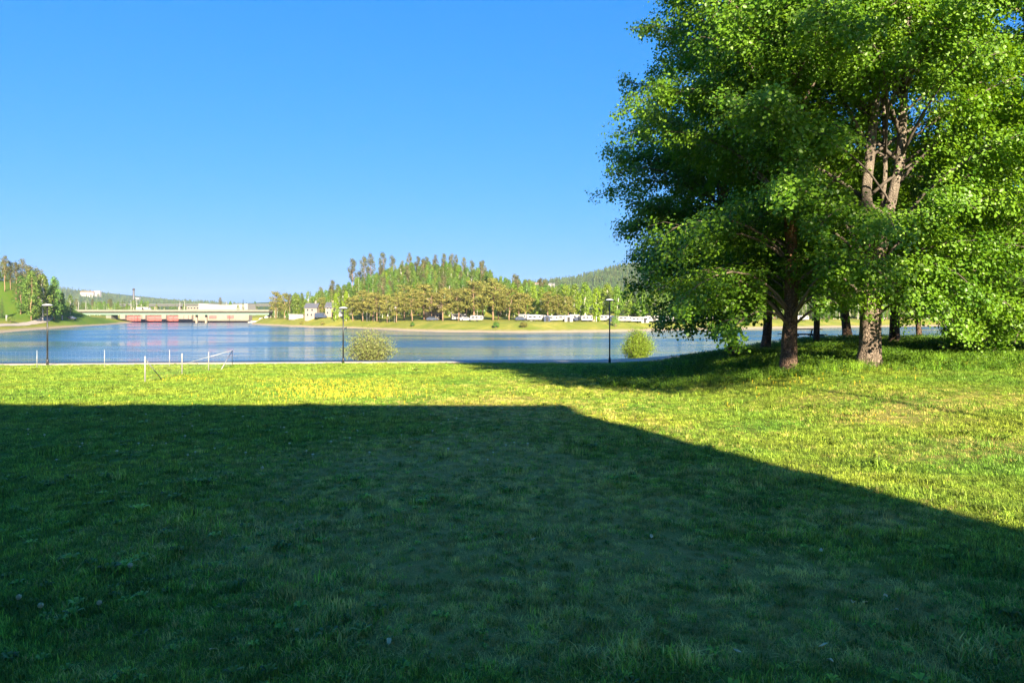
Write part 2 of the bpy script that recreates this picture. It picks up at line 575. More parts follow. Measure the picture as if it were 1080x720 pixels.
M['dead_leaf'] = plain('pale dry leaf', (.48, .42, .21), .8, 0, .2, 30)
mg, ntg, bg, _ = new_mat('window glass')
bg.inputs['Base Color'].default_value = (.03, .04, .05, 1); bg.inputs['Roughness'].default_value = .08
ntg.links.new(ramp(ntg, noise(ntg, 2, 2), [(.3, (.02, .028, .035)), (.7, (.045, .055, .07))]), bg.inputs['Base Color'])
M['glass'] = mg


# ------------------------------------------------------------------ setting
def spans(*parts):
    out = []
    for a, b, st in parts:
        out += list(np.arange(a, b, st))
    return np.array(out + [parts[-1][1]])


PATCH = [(535, 440, .6, 1.6), (500, 462, .5, 1.4), (430, 520, .5, 1.3), (510, 575, .6, 1.0), (560, 610, .5, .8), (450, 488, .9, 2.2), (565, 520, .5, 1.2), (930, 545, .8, .5), (720, 535, .45, 1.4), (600, 640, .7, .8), (900, 632, .6, .7),
         (740, 600, .5, .9), (215, 568, .5, .8), (310, 560, .45, 1.0), (480, 620, .5, .8), (690, 650, .5, .6), (980, 690, .5, .6),
         (520, 430, .55, 3.0), (450, 428, .4, 2.5), (930, 440, .75, .9), (980, 480, .35, .8), (1060, 470, .5, 1.0), (880, 420, .45, 1.2),
         (560, 412, .35, 4.0), (820, 640, .5, .7), (350, 640, .4, .7), (1040, 420, .5, 1.2), (640, 455, .3, 2.0), (400, 575, .45, 1.0)]
PATCH_W = [(lawn_hit(px, py), a, s) for px, py, a, s in PATCH]


def dryness(x, y):
    x = np.asarray(x, float); y = np.asarray(y, float)
    d = np.clip((fbm(x * .33, y * .33, 77, 5) - .57) * 1.8, 0, .35)
    for p, a, s in PATCH_W:
        w = np.exp(-(((x - p.x) / (s * 1.3)) ** 2 + ((y - p.y) / s) ** 2))
        d = d + a * 1.05 * w
    d = d * (.45 + 1.1 * fbm(x * 1.9, y * 1.9, 41, 4))
    d = d * (1 - .5 * S((-x - 1 + .1 * y) / 5))
    return np.clip(d, 0, .85)


lawn = link('lawn', grid_mesh('lawn', spans((-140, -60, 3), (-60, -22, 1), (-22, 22, .25), (22, 60, 1), (60, 140, 3)),
                              spans((-40, 0, 1.5), (0, 40, .25), (40, 82, .6)), lawn_z, M['lawn'], {'dry': dryness}))
tag(lawn, kind='structure')
far = link('far_bank', grid_mesh('far_bank', spans((-4000, -420, 120), (-420, 420, 3.5), (420, 4000, 120)),
                                 spans((84, 200, 8), (200, 480, 3), (480, 720, 20), (720, 4800, 200)), far_z, M['bank'], {'lush': lambda x, y: S((-188 - x) / 8) * (y < 420)}))
tag(far, kind='structure')
bed = link('riverbed', grid_mesh('riverbed', np.linspace(-5000, 5000, 3), np.linspace(-400, 6000, 3), lambda x, y: x * 0 - 8.5, M['bed']))
tag(bed, kind='structure')
wat = link('river_water', grid_mesh('river_water', np.linspace(-2500, 2500, 3), np.array([40, 300, 463.]), lambda x, y: x * 0 + WATER, M['water']))
tag(wat, kind='structure')

# footpath along the river
xs = np.linspace(-130, 130, 261)
V = []; Fp = []
for i, x in enumerate(xs):
    yp = float(path_y(x)); z = lz(x, yp) + .02
    for dy, dz in ((-2.1, -.25), (-2.1, 0), (2.1, 0), (2.1, -.25)):
        V.append((x, yp + dy, z + dz))
for i in range(len(xs) - 1):
    for k in range(3):
        Fp.append((i * 4 + k, i * 4 + k + 1, i * 4 + 5 + k, i * 4 + 4 + k))
path = link('footpath', np_mesh('footpath', np.array(V), np.array(Fp), M['gravel']))
tag(path, kind='structure')

hr = link('distant_hill', grid_mesh('distant_hill', np.linspace(-900, 2600, 90), np.linspace(700, 3400, 60), hill_right_z, M['forest']))
tag(hr, kind='structure')
hl = link('distant_hill', grid_mesh('distant_ridge', np.linspace(-3200, 400, 90), np.linspace(900, 4600, 60), hill_left_z, M['forest']))
tag(hl, kind='structure')


# ------------------------------------------------------------------ grass
def tuft(name, n, rad, h0, h1, w, rng, mat, splay=.5):
    V = []; Fq = []; Rn = []
    for i in range(n):
        a = rng.random() * 2 * PI; r = rad * math.sqrt(rng.random())
        x, y = r * math.cos(a), r * math.sin(a)
        b = rng.random() * 2 * PI; h = h0 + (h1 - h0) * rng.random()
        lean = splay * (.3 + rng.random()) * h
        dx, dy = math.cos(b), math.sin(b)
        sx, sy = -dy * w * .5, dx * w * .5
        p = [(x, y, -.012), (x + dx * lean * .35, y + dy * lean * .35, h * .6), (x + dx * lean, y + dy * lean, h)]
        o = len(V)
        V += [(p[0][0] - sx, p[0][1] - sy, p[0][2]), (p[0][0] + sx, p[0][1] + sy, p[0][2]),
              (p[1][0] + sx * .85, p[1][1] + sy * .85, p[1][2]), (p[1][0] - sx * .85, p[1][1] - sy * .85, p[1][2]),
              (p[2][0] + sx * .15, p[2][1] + sy * .15, p[2][2]), (p[2][0] - sx * .15, p[2][1] - sy * .15, p[2][2])]
        Fq += [(o, o + 1, o + 2, o + 3), (o + 3, o + 2, o + 4, o + 5)]
        Rn += [rng.random()] * 6
    return source(name, np_mesh(name, np.array(V), np.array(Fq), mat, {'rnd': Rn}))


def rosette(name, rng, mat, n=8, L=.055):
    V = []; Fq = []; Rn = []
    for i in range(n):
        a = i * 2.4 + rng.random() * .5
        l = L * (.6 + .6 * rng.random()); w = l * .16
        d = np.array((math.cos(a), math.sin(a), 0)); s = np.array((-d[1], d[0], 0))
        up = np.array((0, 0, 1.0)); o = len(V)
        q = [(0, .3, .01), (.45, 1, .035), (.8, 1.1, .04), (1, .1, .02)]
        for t, ww, z in q:
            V += [d * l * t + s * w * ww + up * z, d * l * t - s * w * ww + up * z]
        for k in range(3):
            Fq.append((o + 2 * k, o + 2 * k + 1, o + 2 * k + 3, o + 2 * k + 2))
        Rn += [rng.random()] * 8
    return source(name, np_mesh(name, np.array(V), np.array(Fq), mat, {'rnd': Rn}))


r1 = np.random.default_rng(3)
tufts = [tuft('tuft', 26, .07, .016, .042, .0052, r1, M['blade'], 1.15), tuft('tuft', 26, .07, .012, .034, .0046, r1, M['blade'], 1.3),
         tuft('tuft', 18, .06, .025, .075, .005, r1, M['blade'], .6), rosette('rosette', r1, M['blade']), tuft('thatch', 16, .09, .012, .030, .0040, r1, M['blade'], 4.0)]


def wedge(y0, y1, dens, k=.86):
    n = int(((y1 ** 2 - y0 ** 2) * k + 3.2 * (y1 - y0)) * dens)
    y = np.sqrt(r1.random(n) * (y1 ** 2 - y0 ** 2) + y0 ** 2)
    x = (r1.random(n) * 2 - 1) * (k * y + 1.6)
    return x, y


GX, GY, GS = [], [], []
for y0, y1, dens, s in ((1.2, 5, 520, 1.0), (5, 9, 330, 1.05), (9, 21, 140, 1.2), (21, 35, 75, 1.4), (35, 57, 40, 1.6)):
    x, y = wedge(y0, y1, dens)
    GX.append(x); GY.append(y); GS.append(s * (.75 + .5 * r1.random(len(x))))
gx = np.concatenate(GX); gy = np.concatenate(GY); gs = np.concatenate(GS)
keep = gy < path_y(gx) - 2.4
gd = dryness(gx, gy)
keep &= r1.random(len(gx)) > gd * .25
gx, gy, gs, gd = gx[keep], gy[keep], gs[keep], gd[keep]
tall = fbm(gx * 1.6, gy * 1.6, 91, 3)
gs = gs * (.55 + .9 * tall + .5 * S((tall - .58) / .2)) * (1 - .3 * gd)
which = r1.choice(4, len(gx), p=[.46, .41, .10, .03])
gd = np.where((r1.random(len(gx)) < gd * .85 + .008) & (which != 3), .6 + .4 * r1.random(len(gx)), .12 * r1.random(len(gx)))
tone = (.62 + .75 * S((fbm(gx * 9, gy * 9, 55, 3) - .25) / .5)) * (.72 + .56 * r1.random(len(gx)))
which[(gd > .5) & (r1.random(len(gx)) < .5)] = 4
scatter('grass', np.stack([gx, gy, lawn_z(gx, gy)], 1), r1.random(len(gx)) * 6.28, gs, which, tufts, {'dry': gd, 'tone': tone},
        'short mown grass covering the lawn')

# tall growth under the grove
M['blade_tall'] = make_blade_mat('tall grass blades', (1.0, 1.25, .9))
M['weed'] = leafy('ground leaves', (.045, .11, .010), (.10, .19, .020), .35, .5, .3)


def weed(name, rng):
    P = []; 
    for k in range(26):
        a = rng.random() * 6.28; r = .16 * math.sqrt(rng.random())
        P.append((r * math.cos(a), r * math.sin(a), .04 + .26 * rng.random()))
    P = np.array(P); N = rng.normal(size=P.shape) * .5 + np.array([0, -.2, .9])
    return source(name, leaf_mesh(name, P, N, .05 + .05 * rng.random(len(P)), M['weed'], rng, .6))


ws = [tuft('tall_tuft', 22, .12, .14, .38, .008, r1, M['blade_tall'], .45), weed('weed', r1), weed('weed', r1), tuft('tall_tuft', 22, .12, .10, .25, .008, r1, M['blade_tall'], .6)]
n = 30000
ux = r1.uniform(3.5, 34, n); uy = r1.uniform(17.5, 47, n)
edge = 20.6 - .06 * (ux - 8) + 1.6 * (fbm(ux * .5, uy * .0 + 3, 8, 3) - .5) + np.clip(8.2 - ux, 0, 6) * 1.3
k = (uy > edge) & (fbm(ux * .45, uy * .45, 15, 3) > .36) & (r1.random(n) < np.clip((50 - uy) / 14, .25, 1))
ux, uy = ux[k], uy[k]
us = (.65 + .8 * fbm(ux * .7, uy * .7, 19, 3)) * (.8 + .4 * r1.random(len(ux))) * .78
scatter('undergrowth', np.stack([ux, uy, lawn_z(ux, uy)], 1), r1.random(len(ux)) * 6.28, us, r1.choice(4, len(ux), p=[.35, .22, .18, .25]),
        ws, {'dry': .12 * r1.random(len(ux)), 'tone': .6 + .7 * r1.random(len(ux))}, 'tall grass and weeds growing under the grove')

# rough grass along the bank beyond the path
bx = r1.uniform(7, 60, 2600); by = path_y(bx) + r1.uniform(2.4, 7.5, 2600)
scatter('bank_grass', np.stack([bx, by, lawn_z(bx, by)], 1), r1.random(len(bx)) * 6.28, .6 + .5 * r1.random(len(bx)), r1.choice(4, len(bx), p=[.4, .1, .1, .4]),
        ws, {'dry': .5 * r1.random(len(bx)), 'tone': .6 + .7 * r1.random(len(bx))}, 'rough grass on the river bank beyond the path')

# dandelions
fl = MB(); fl.lathe([(.003, -.02), (.003, .066), (.014, .072), (.0165, .078), (.007, .083)], 7)
me = bpy.data.meshes.new('dandelion_head'); me.from_pydata(fl.v, [], fl.f); me.materials.append(M['yellow'])
fl_s = source('dandelion_head', me)
pts = []
for px0, px1, py0, py1, q in ((255, 450, 401, 421, 720), (150, 240, 396, 403, 80), (100, 560, 396, 424, 90), (0, 1080, 392, 440, 150), (880, 960, 428, 452, 16), (30, 560, 428, 470, 60), (690, 1000, 390, 412, 70)):
    for _ in range(q):
        t = r1.random(); u = .5 + .5 * np.clip(r1.normal() * .42, -1, 1)
        pts.append(lawn_hit(px0 + (px1 - px0) * u, py0 + (py1 - py0) * t))
pts = np.array([tuple(p) for p in pts if p.y < 50])
scatter('dandelions', pts, r1.random(len(pts)) * 6, (.75 + .5 * r1.random(len(pts))) * (1 - .35 * (pts[:, 1] < 18)), np.zeros(len(pts)), [fl_s], None, 'yellow dandelions flowering in the sunlit lawn')
wf = MB(); wf.lathe([(.003, -.02), (.003, .03), (.016, .036), (.016, .042), (.005, .048)], 7)
me = bpy.data.meshes.new('small_flower'); me.from_pydata(wf.v, [], wf.f); me.materials.append(M['fluff'])
pts = np.array([tuple(lawn_hit(20 + 560 * r1.random(), 430 + 60 * r1.random() ** 1.6)) for _ in range(90)])
scatter('white_flowers', pts, r1.random(90) * 6, .8 + .6 * r1.random(90), np.zeros(90), [source('small_flower', me)], None, 'tiny white flowers dotted over the shaded lawn')

# dandelion clocks and pale leaves in the shaded foreground
def clock(px, py, s, label):
    s *= .62
    p = lawn_hit(px, py)
    t = thing('dandelion_clock', label, 'dandelion', p)
    st = MB().tube([(0, 0, -.01), (.004, .002, .05 * s), (.008, .004, .10 * s)], .0022, 6); st.build('stem', M['blade_far_stem'], t)
    rg = np.random.default_rng(int(px))
    v = MB()
    for k in range(90):
        d = rg.normal(size=3); d /= np.linalg.norm(d)
        c = np.array((.008, .004, .10 * s)); e = c + d * .021 * s
        v.tube([tuple(c), tuple(e)], [.0006, .0009], 3)
        a = np.cross(d, (.3, .5, .8)); a /= np.linalg.norm(a); b = np.cross(d, a)
        v.add([tuple(e + (a * math.cos(q) + b * math.sin(q)) * .006 * s + d * .002) for q in (0, 1.26, 2.5, 3.77, 5.03)] + [tuple(e)],
              [(0, 1, 5), (1, 2, 5), (2, 3, 5), (3, 4, 5), (4, 0, 5)])
    v.build('seed_head', M['fluff'], t)


M['blade_far_stem'] = plain('dandelion stem', (.12, .16, .06), .6)
clock(276, 501, 1.5, 'white dandelion seed head alone in the mid shade, left of the worn patch')
clock(136, 607, 1.2, 'round white dandelion seed head in the shaded grass at lower left')
clock(18, 641, 1.1, 'white dandelion seed head nearest the left edge of the shaded lawn')
clock(41, 650, 1.1, 'white dandelion seed head just right of the one at the left edge')
clock(103, 646, 1.0, 'white dandelion seed head low in front of the round one at lower left')
rl = np.random.default_rng(12)
V0 = [(-.5, 0), (-.3, .2), (.05, .27), (.35, .16), (.55, 0), (.35, -.17), (.05, -.25), (-.3, -.2)]
for i, (px, py) in enumerate([(899, 639), (913, 639), (868, 684), (778, 690), (866, 583), (943, 647), (875, 702), (933, 633), (687, 568), (562, 571), (313, 668), (226, 689), (410, 681)]):
    p = lawn_hit(px, py)
    s = .042 + .02 * rl.random()
    m = MB()
    top = [(x * s, y * s, .010 * math.cos(x * 3 + i) + .02 * abs(y)) for x, y in V0]
    m.add([(0, 0, .004)] + top, [(0, k + 1, (k + 1) % 8 + 1) for k in range(8)])
    o = m.build('fallen_leaf', M['dead_leaf'])
    sm = o.modifiers.new('thickness', 'SOLIDIFY'); sm.thickness = .0015
    o.location = (p.x, p.y, p.z + .024); o.rotation_euler = (rl.normal() * .3, rl.normal() * .3, rl.random() * 6)
    tag(o, 'small pale dry leaf lying flat on the shaded lawn', 'leaf', 'pale leaves scattered on the shaded lawn')


# ------------------------------------------------------------------ near grove
def bez(a, b, c, n):
    t = np.linspace(0, 1, n)[:, None]
    return (1 - t) ** 2 * a + 2 * t * (1 - t) * b + t * t * c


def grow(seed, H, cb, Rad, tr, nl, stems=None, gap=None, low=1.0, per=48, size=(.075, .125), sq=(1, 1), fine=False):
    """trunk shapes, limb shapes and leaf points of one broadleaf tree standing at the origin"""
    rg = np.random.default_rng(seed)
    tk = MB(); br = MB(); P = []; N = []; T = []
    rough_seed = rg.random() * 50

    def ridge(a, i, p):
        h = p[2]
        if h > 7: return .04 * math.sin(3 * a + h)
        n1 = float(vnoise(np.array([a * 2.3 + rough_seed]), np.array([h * 1.1]), 2)[0])
        n2 = float(vnoise(np.array([a * 5.2 + rough_seed]), np.array([h * 3.0]), 4)[0])
        ro = .07 * max(0, 1 - h / 1.2) * math.cos(5 * a + rough_seed)
        return .22 * (n1 - .5) + .13 * (n2 - .5) + ro
    if stems is None:
        q = [np.array((0, 0, -.3))]
        zz = np.linspace(0, H, 10); off = np.zeros(2)
        for z in zz:
            q.append(np.array((off[0], off[1], z))); off = off + rg.normal(size=2) * .13
        stems = [(np.array(q), tr, .03)]
    SP = []
    for pts, ra, rb in stems:
        pts = np.asarray(pts, float)
        L = np.concatenate([[0], np.cumsum(np.linalg.norm(np.diff(pts, axis=0), axis=1))])
        m = int(L[-1] / (.12 if fine else .4)) + 2
        u = np.linspace(0, L[-1], m)
        sp = np.stack([np.interp(u, L, pts[:, k]) for k in range(3)], 1)
        ker = np.array([1, 2, 3, 2, 1]) / 9.; 
        if len(sp) > 12:
            for k in range(3):
                e = np.pad(sp[:, k], 2, mode='edge'); sp[1:-1, k] = np.convolve(e, ker, 'valid')[1:-1]
        rad = ra + (rb - ra) * (u / L[-1]) ** .8
        if pts[0][2] <= 0: rad = rad * (1 + .38 * np.exp(-np.maximum(sp[:, 2], 0) / .32))
        tk.tube([tuple(p) for p in sp], list(rad), 26 if fine else 14, True, ridge)
        SP.append(np.concatenate([sp, rad[:, None]], 1))
    SPA = np.concatenate(SP)

    def env(z):
        t = np.clip((z - cb) / (H - cb), 0, 1)
        return Rad * (np.sin(PI * np.clip(t * .80 + .17, 0, 1)) ** .75)
    for k in range(nl):
        t = rg.random() ** low * .97
        ze = cb + (H - cb) * t
        az = k * 2.39996 + rg.normal() * .25
        re = env(ze) * rg.uniform(.62, 1.06)
        rise = rg.uniform(.1, .75) * (1.3 if t > .5 else .8)
        zs = np.clip(ze - re * rise, max(1.4, cb * .75), H * .93)
        near = SPA[np.argmin(np.abs(SPA[:, 2] - zs) + .3 * rg.random(len(SPA)))]
        a = near[:3].copy()
        e = np.array((math.cos(az) * re * sq[0], math.sin(az) * re * sq[1], ze))
        L = np.linalg.norm(e - a)
        b = a + (e - a) * .45 + np.array((0, 0, .28 * L * (1 if t > .2 else 1.3))) + rg.normal(size=3) * .12 * L * .5
        if t < .25: e[2] -= .3 + .5 * rg.random()
        c = bez(a, b, e, 8)
        if gap is not None and any(gap(p) for p in c[3:]): continue
        r0 = min(.4 * near[3] + .012, .017 + .008 * L)
        ns = int(L * 3.1) + 3
        subs = []
        for s in range(ns):
            tt = .22 + .78 * (s + rg.random()) / ns
            i = min(int(tt * 7), 6); fr = tt * 7 - i
            p = c[i] * (1 - fr) + c[min(i + 1, 7)] * fr
            d = c[min(i + 1, 7)] - c[i]; d = d / (np.linalg.norm(d) + 1e-6)
            side = np.cross(d, (0, 0, 1)); side /= (np.linalg.norm(side) + 1e-6)
            q = d * rg.uniform(.2, .9) + side * rg.choice((-1, 1)) * rg.uniform(.4, 1) + np.array((0, 0, rg.uniform(-.65, .5)))
            q = q / np.linalg.norm(q) * rg.uniform(.55, 1.35) * (1.15 - .4 * tt)
            pe = p + q; pm = p + q * .5 + np.array((0, 0, .06))
            pe[2] -= .12 * np.linalg.norm(q)
            if pe[2] < .35: continue
            if gap is not None and gap(pe): continue
            subs.append((p, pm, pe))
        if len(subs) < .55 * ns: continue
        br.tube([tuple(p) for p in c], list(np.linspace(r0, .010, 8)), 7)
        for p, pm, pe in subs:
            br.tube([tuple(p), tuple(pm), tuple(pe)], [.009, .006, .003], 3, False)
            m = int(per * rg.uniform(.6, 1.4))
            w = rg.random(m) ** .55
            ctr = (1 - w)[:, None] * p + w[:, None] * pe
            off = rg.normal(size=(m, 3)) * np.array((.18, .18, .17))
            pp = ctr + off
            if gap is not None:
                kk = np.array([not gap(z_) for z_ in pp]); pp = pp[kk]; off = off[kk]; m = len(pp)
            out = pe - np.array((0, 0, ze - 1)); out = out / (np.linalg.norm(out) + 1e-6)
            nn = rg.normal(size=(m, 3)) * .45 + np.array((0, 0, .45)) + out * .65 + off * 1.3
            P.append(pp); N.append(nn); T.append(np.full(len(pp), rg.random()))
    P = np.concatenate(P); N = np.concatenate(N)
    sz = size[0] + (size[1] - size[0]) * rg.random(len(P)) ** 1.4
    return tk, br, P, N, sz, rg, np.concatenate(T)


def plant_tree(name, label, g, loc, bark, group, rz=0):
    tk, br, P, N, sz, rg, tone = g
    t = thing(name, label, 'tree', loc, rz, group)
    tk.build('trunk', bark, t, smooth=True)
    br.build('branches', M['bark_up'] if bark is M['bark_poplar'] else M['twig'], t, smooth=True)
    link('crown', leaf_mesh('crown', P, N, sz, M['leaf'], rg, .86, .25, tone), t)
    return t


M['bark_up'] = plain('pale upper bark', (.085, .07, .055), .9, 0, .3, 5)
GR = 'tall broadleaf trees of the riverside grove'


def foot(px, d):
    x = (px - 540) / F * d
    return (x, d, lz(x, d) - .02)


def st(*pts): return np.array(pts, float)


# A: the stout forked trunk
A_stems = [(st((0, 0, -.3), (0, 0, 0), (.03, .02, 1.2), (.10, 0, 2.6), (.17, 0, 3.6)), .33, .29),
           (st((.10, .02, 3.2), (-.02, 0, 4.2), (-.10, .0, 5.4), (.06, .05, 6.8), (.24, .05, 8.4), (.1, .2, 11), (.0, .3, 16)), .19, .05),
           (st((.22, -.02, 3.2), (.42, -.08, 4.1), (.62, -.05, 5.0), (.95, 0, 6.3), (1.08, .1, 7.6), (1.35, .3, 10.5), (1.5, .4, 15)), .185, .05),
           (st((.25, .06, 3.4), (.48, .12, 4.6), (.60, .2, 6.2), (.62, .35, 8.2), (.7, .6, 12), (.7, .7, 15.5)), .085, .02),
           (st((.30, .1, 3.5), (.80, .05, 4.4), (1.55, -.1, 5.0), (2.5, -.3, 5.6), (3.4, -.4, 6.1)), .08, .02)]
def speck(p, q):
    return (int(p[0] * 2.2 + 40) * 7 + int(p[2] * 2.2) * 13 + int(p[1] * 2.2 + 40) * 3) % 10 < q


def gapA(p):
    fs = .276 * p[0] - .961 * p[1]; ls = .961 * p[0] + .276 * p[1]
    if fs > .2 and -.35 < ls < 1.2 and 4.5 < p[2] - .4245 * fs < 8.2: return speck(p, 3)
    fr = -.447 * p[0] - .894 * p[1]; la = .894 * p[0] - .447 * p[1]
    if p[2] < 2.0 and la < 1.2: return True
    if fr > .2 and -.42 < la < 1.15 and 4.4 + .06 * fr < p[2] < 8.0: return speck(p, 7)
    return fr > -.25 and abs(la) < .75 and p[2] < 2.7


A = plant_tree('broadleaf_tree', 'stout grey trunk splitting into several pale twisting stems, front right of grove',
               grow(11, 19, 1.3, 5.8, .33, 175, A_stems, gapA, 1.1, per=118, size=(.06, .125), fine=True), foot(917, 22), M['bark_poplar'], GR)
def gapB(p):
    fr = -.357 * p[0] - .934 * p[1]; la = .934 * p[0] - .357 * p[1]
    return (fr > -.2 and abs(la) < .6 and (p[2] < 3.0 or 3.6 < p[2] < 4.6)) or (la > .2 and p[2] < 1.6) or p[2] < (.7 if p[0] < -2.0 else 1.6) or (p[1] > -1 and p[0] > -2.0 and p[2] < 1.9) or (p[0] > 1.5 and p[1] < .6 and 3.9 < p[2] < 8.6)
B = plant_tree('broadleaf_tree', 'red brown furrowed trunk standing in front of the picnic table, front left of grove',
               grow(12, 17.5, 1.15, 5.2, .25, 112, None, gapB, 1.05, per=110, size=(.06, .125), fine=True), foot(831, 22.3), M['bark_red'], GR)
Ft = plant_tree('broadleaf_tree', 'leafy tree with low drooping boughs, leftmost of the grove',
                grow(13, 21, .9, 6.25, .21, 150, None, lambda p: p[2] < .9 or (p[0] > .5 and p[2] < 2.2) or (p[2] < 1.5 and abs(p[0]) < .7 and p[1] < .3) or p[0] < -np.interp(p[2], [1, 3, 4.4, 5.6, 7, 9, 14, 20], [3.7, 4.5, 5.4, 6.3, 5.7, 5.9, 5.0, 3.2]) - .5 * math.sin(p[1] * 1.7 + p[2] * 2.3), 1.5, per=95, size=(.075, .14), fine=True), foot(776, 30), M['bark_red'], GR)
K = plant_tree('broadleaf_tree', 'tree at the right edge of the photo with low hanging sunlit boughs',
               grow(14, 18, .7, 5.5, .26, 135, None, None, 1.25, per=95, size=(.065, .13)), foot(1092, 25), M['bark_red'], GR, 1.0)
g1 = grow(15, 17, 2.6, 5.0, .24, 70, None, lambda p: p[2] < 2.9, 1.1)
E = plant_tree('broadleaf_tree', 'slender leaning trunk behind and right of the leftmost grove tree', g1, foot(807, 36), M['bark_red'], GR)
g2 = grow(16, 10.5, 2.2, 4.6, .25, 64, None, lambda p: p[2] < 2.5, 1.1)
D = plant_tree('broadleaf_tree', 'reddish trunk clear against the water between the two stout front trunks', g2, foot(894, 38), M['bark_red'], GR, .7)
for src, px, d, rz, s, lab in ((E, 861, 36, 2.1, .7, 'thin dark trunk right beside the picnic table in the grove'),
                               (D, 943, 32, 3.3, .95, 'grey trunk just right of the stout forked tree'),
                               (E, 970, 37, 4.4, .6, 'short dark trunk deep in the shade, second right of the forked tree'),
                               (D, 1032, 34, 5.2, .95, 'trunk half hidden by leaves at the right back of the grove'),
                               (D, 1180, 36, 2.2, 1.05, 'grove tree farthest right, mostly beyond the photo edge')):
    dup(src, foot(px, d), rz, (s, s, s), lab)

# picnic table in the grove
pt = at(846, 356, 41); pz = lz(pt.x, 41)
t = thing('picnic_table', 'dark wooden picnic table with attached benches in the grove by the water', 'picnic table', (pt.x, 41, pz), .12)
m = MB()
for k in range(5): m.box(-1.05, 1.05, -.36 + k * .148, -.36 + k * .148 + .135, .70, .745)
m.build('tabletop', M['wood'], t)
for s in (-1, 1):
    m = MB()
    for k in range(2): m.box(-1.05, 1.05, s * .72 - .14 + k * .148, s * .72 - .14 + k * .148 + .135, .41, .45)
    m.build('bench_seat', M['wood'], t)
for x in (-.75, .75):
    m = MB(); m.tube([(x, -.62, -.08), (x, -.24, .70)], .045, 6); m.tube([(x, .62, -.08), (x, .24, .70)], .045, 6); m.tube([(x + .06, -.85, .37), (x + .06, .85, .37)], .04, 6)
    m.build('leg_frame', M['wood'], t)


# ------------------------------------------------------------------ lamps, fence, bushes by the path
def lamp(px, d, top_y, label):
    x = (px - 540) / F * d; z = lz(x, d)
    H = at(px, top_y, d).z - z
    t = thing('street_lamp', label, 'street lamp', (x, d, z), 0, 'lamps along the riverside path')
    MB().lathe([(.10, -.1), (.10, .42), (.085, .46), (.062, .50)], 12).build('base', M['black'], t, True)
    MB().tube([(0, 0, .45), (0, 0, H - .05)], [.062, .048], 12).build('pole', M['black'], t, True)
    hd = MB().lathe([(.03, -.16), (.05, -.10), (.20, -.075), (.36, -.045), (.385, -.02), (.37, .0)], 24).build('lamp_head', M['black'], t, True)
    hd.location.z = H
    cv = MB().lathe([(.36, .002), (.30, .05), (.17, .085), (.04, .10)], 24).build('cover', M['lamp_glass'], hd, True)


lamp(50, 53.6, 322, 'black lamp post with pale disc head, left of the white fence')
lamp(362, 58.4, 325, 'black lamp post beside the pale round bush')
lamp(643, 60.5, 316.5, 'black lamp post beside the bright green bush near the grove')


def fence_pt(px, py): return lawn_hit(px, py)


corner = fence_pt(245, 386.5)
near = [fence_pt(153, 404), fence_pt(192, 396), fence_pt(220, 391.5), corner]
farp = [corner + Vector((-3.95 * k, -.88 * k, 0)) for k in range(0, 8)]
for p in farp: p.z = lz(p.x, p.y)
t = thing('wire_fence', 'low wire fence on white posts with slanted braces, enclosing a corner of the lawn', 'fence', near[0])
o0 = near[0]
def rel(p, h=0): return tuple(p - o0 + Vector((0, 0, h)))
PHT = 1.12
for p in near[:3]:
    MB().tube([rel(p, -.1), rel(p, PHT - .02), rel(p, PHT)], [.031, .031, .022], 8).build('post', M['white'], t, True)
for p in farp:
    MB().tube([rel(p, -.1), rel(p, PHT + .06)], .02, 6).build('post', M['galv'], t, True)
b1 = near[0] + (near[1] - near[0]).normalized() * 0; e1 = fence_pt(171, 401)
MB().tube([rel(near[0], PHT - .12), rel(e1, .02)], .02, 6).build('brace', M['galv'], t, True)
e2 = fence_pt(233, 390.5)
MB().tube([rel(corner, PHT), rel(e2, .02)], .028, 6).build('brace', M['white'], t, True)
e3 = farp[1] + (corner - farp[1]) * .3; e3.z = lz(e3.x, e3.y)
MB().tube([rel(corner, PHT), rel(e3, .3)], .018, 6).build('brace', M['galv'], t, True)
for run in (near, farp):
    m = MB()
    for h in np.linspace(.08, PHT - .03, 9):
        m.tube([rel(p, h) for p in run], .0014, 4)
    for a, b in zip(run[:-1], run[1:]):
        L = (b - a).length
        for s in np.arange(.25, L, .25):
            q = a + (b - a) * (s / L)
            m.tube([rel(q, .08), rel(q, PHT - .03)], .0011, 4)
    m.build('wire_mesh', M['wire'], t)


def bush(px, d, py_top, w, label, mat, dens, seed, stems, size):
    rg = np.random.default_rng(seed)
    x = (px - 540) / F * d; z = lz(x, d); H = at(px, py_top, d).z - z
    t = thing('bush', label, 'bush', (x, d, z))
    m = MB(); P = []; N = []
    for k in range(stems):
        a = k * 2.4; f = math.sqrt((k + .5) / stems)
        r = w * .5 * f * rg.uniform(.8, 1.05)
        hz = H * (1 - .45 * f ** 2.2) * rg.uniform(.8, 1.0)
        e = np.array((math.cos(a) * r, math.sin(a) * r * .9, hz))
        c = bez(np.array((math.cos(a) * .15, math.sin(a) * .15, -.1)), np.array((e[0] * .45, e[1] * .45, hz * .6)), e, 6)
        m.tube([tuple(p) for p in c], list(np.linspace(.022, .005, 6)), 4)
        n = int(dens * rg.uniform(.7, 1.3))
        u = .18 + .82 * rg.random(n) ** .7
        cc = np.stack([np.interp(u, np.linspace(0, 1, 6), c[:, q]) for q in range(3)], 1)
        off = rg.normal(size=(n, 3)) * (.17 + .07 * w / 4)
        pp = cc + off
        ok = pp[:, 2] > .05
        P.append(pp[ok]); N.append((off * 2 + rg.normal(size=(n, 3)) * .5 + np.array((0, -.1, .5)))[ok])
    m.build('stems', M['twig'], t)
    P = np.concatenate(P); N = np.concatenate(N)
    link('foliage', leaf_mesh('foliage', P, N, rg.uniform(size[0], size[1], len(P)), mat, rg, .55), t)


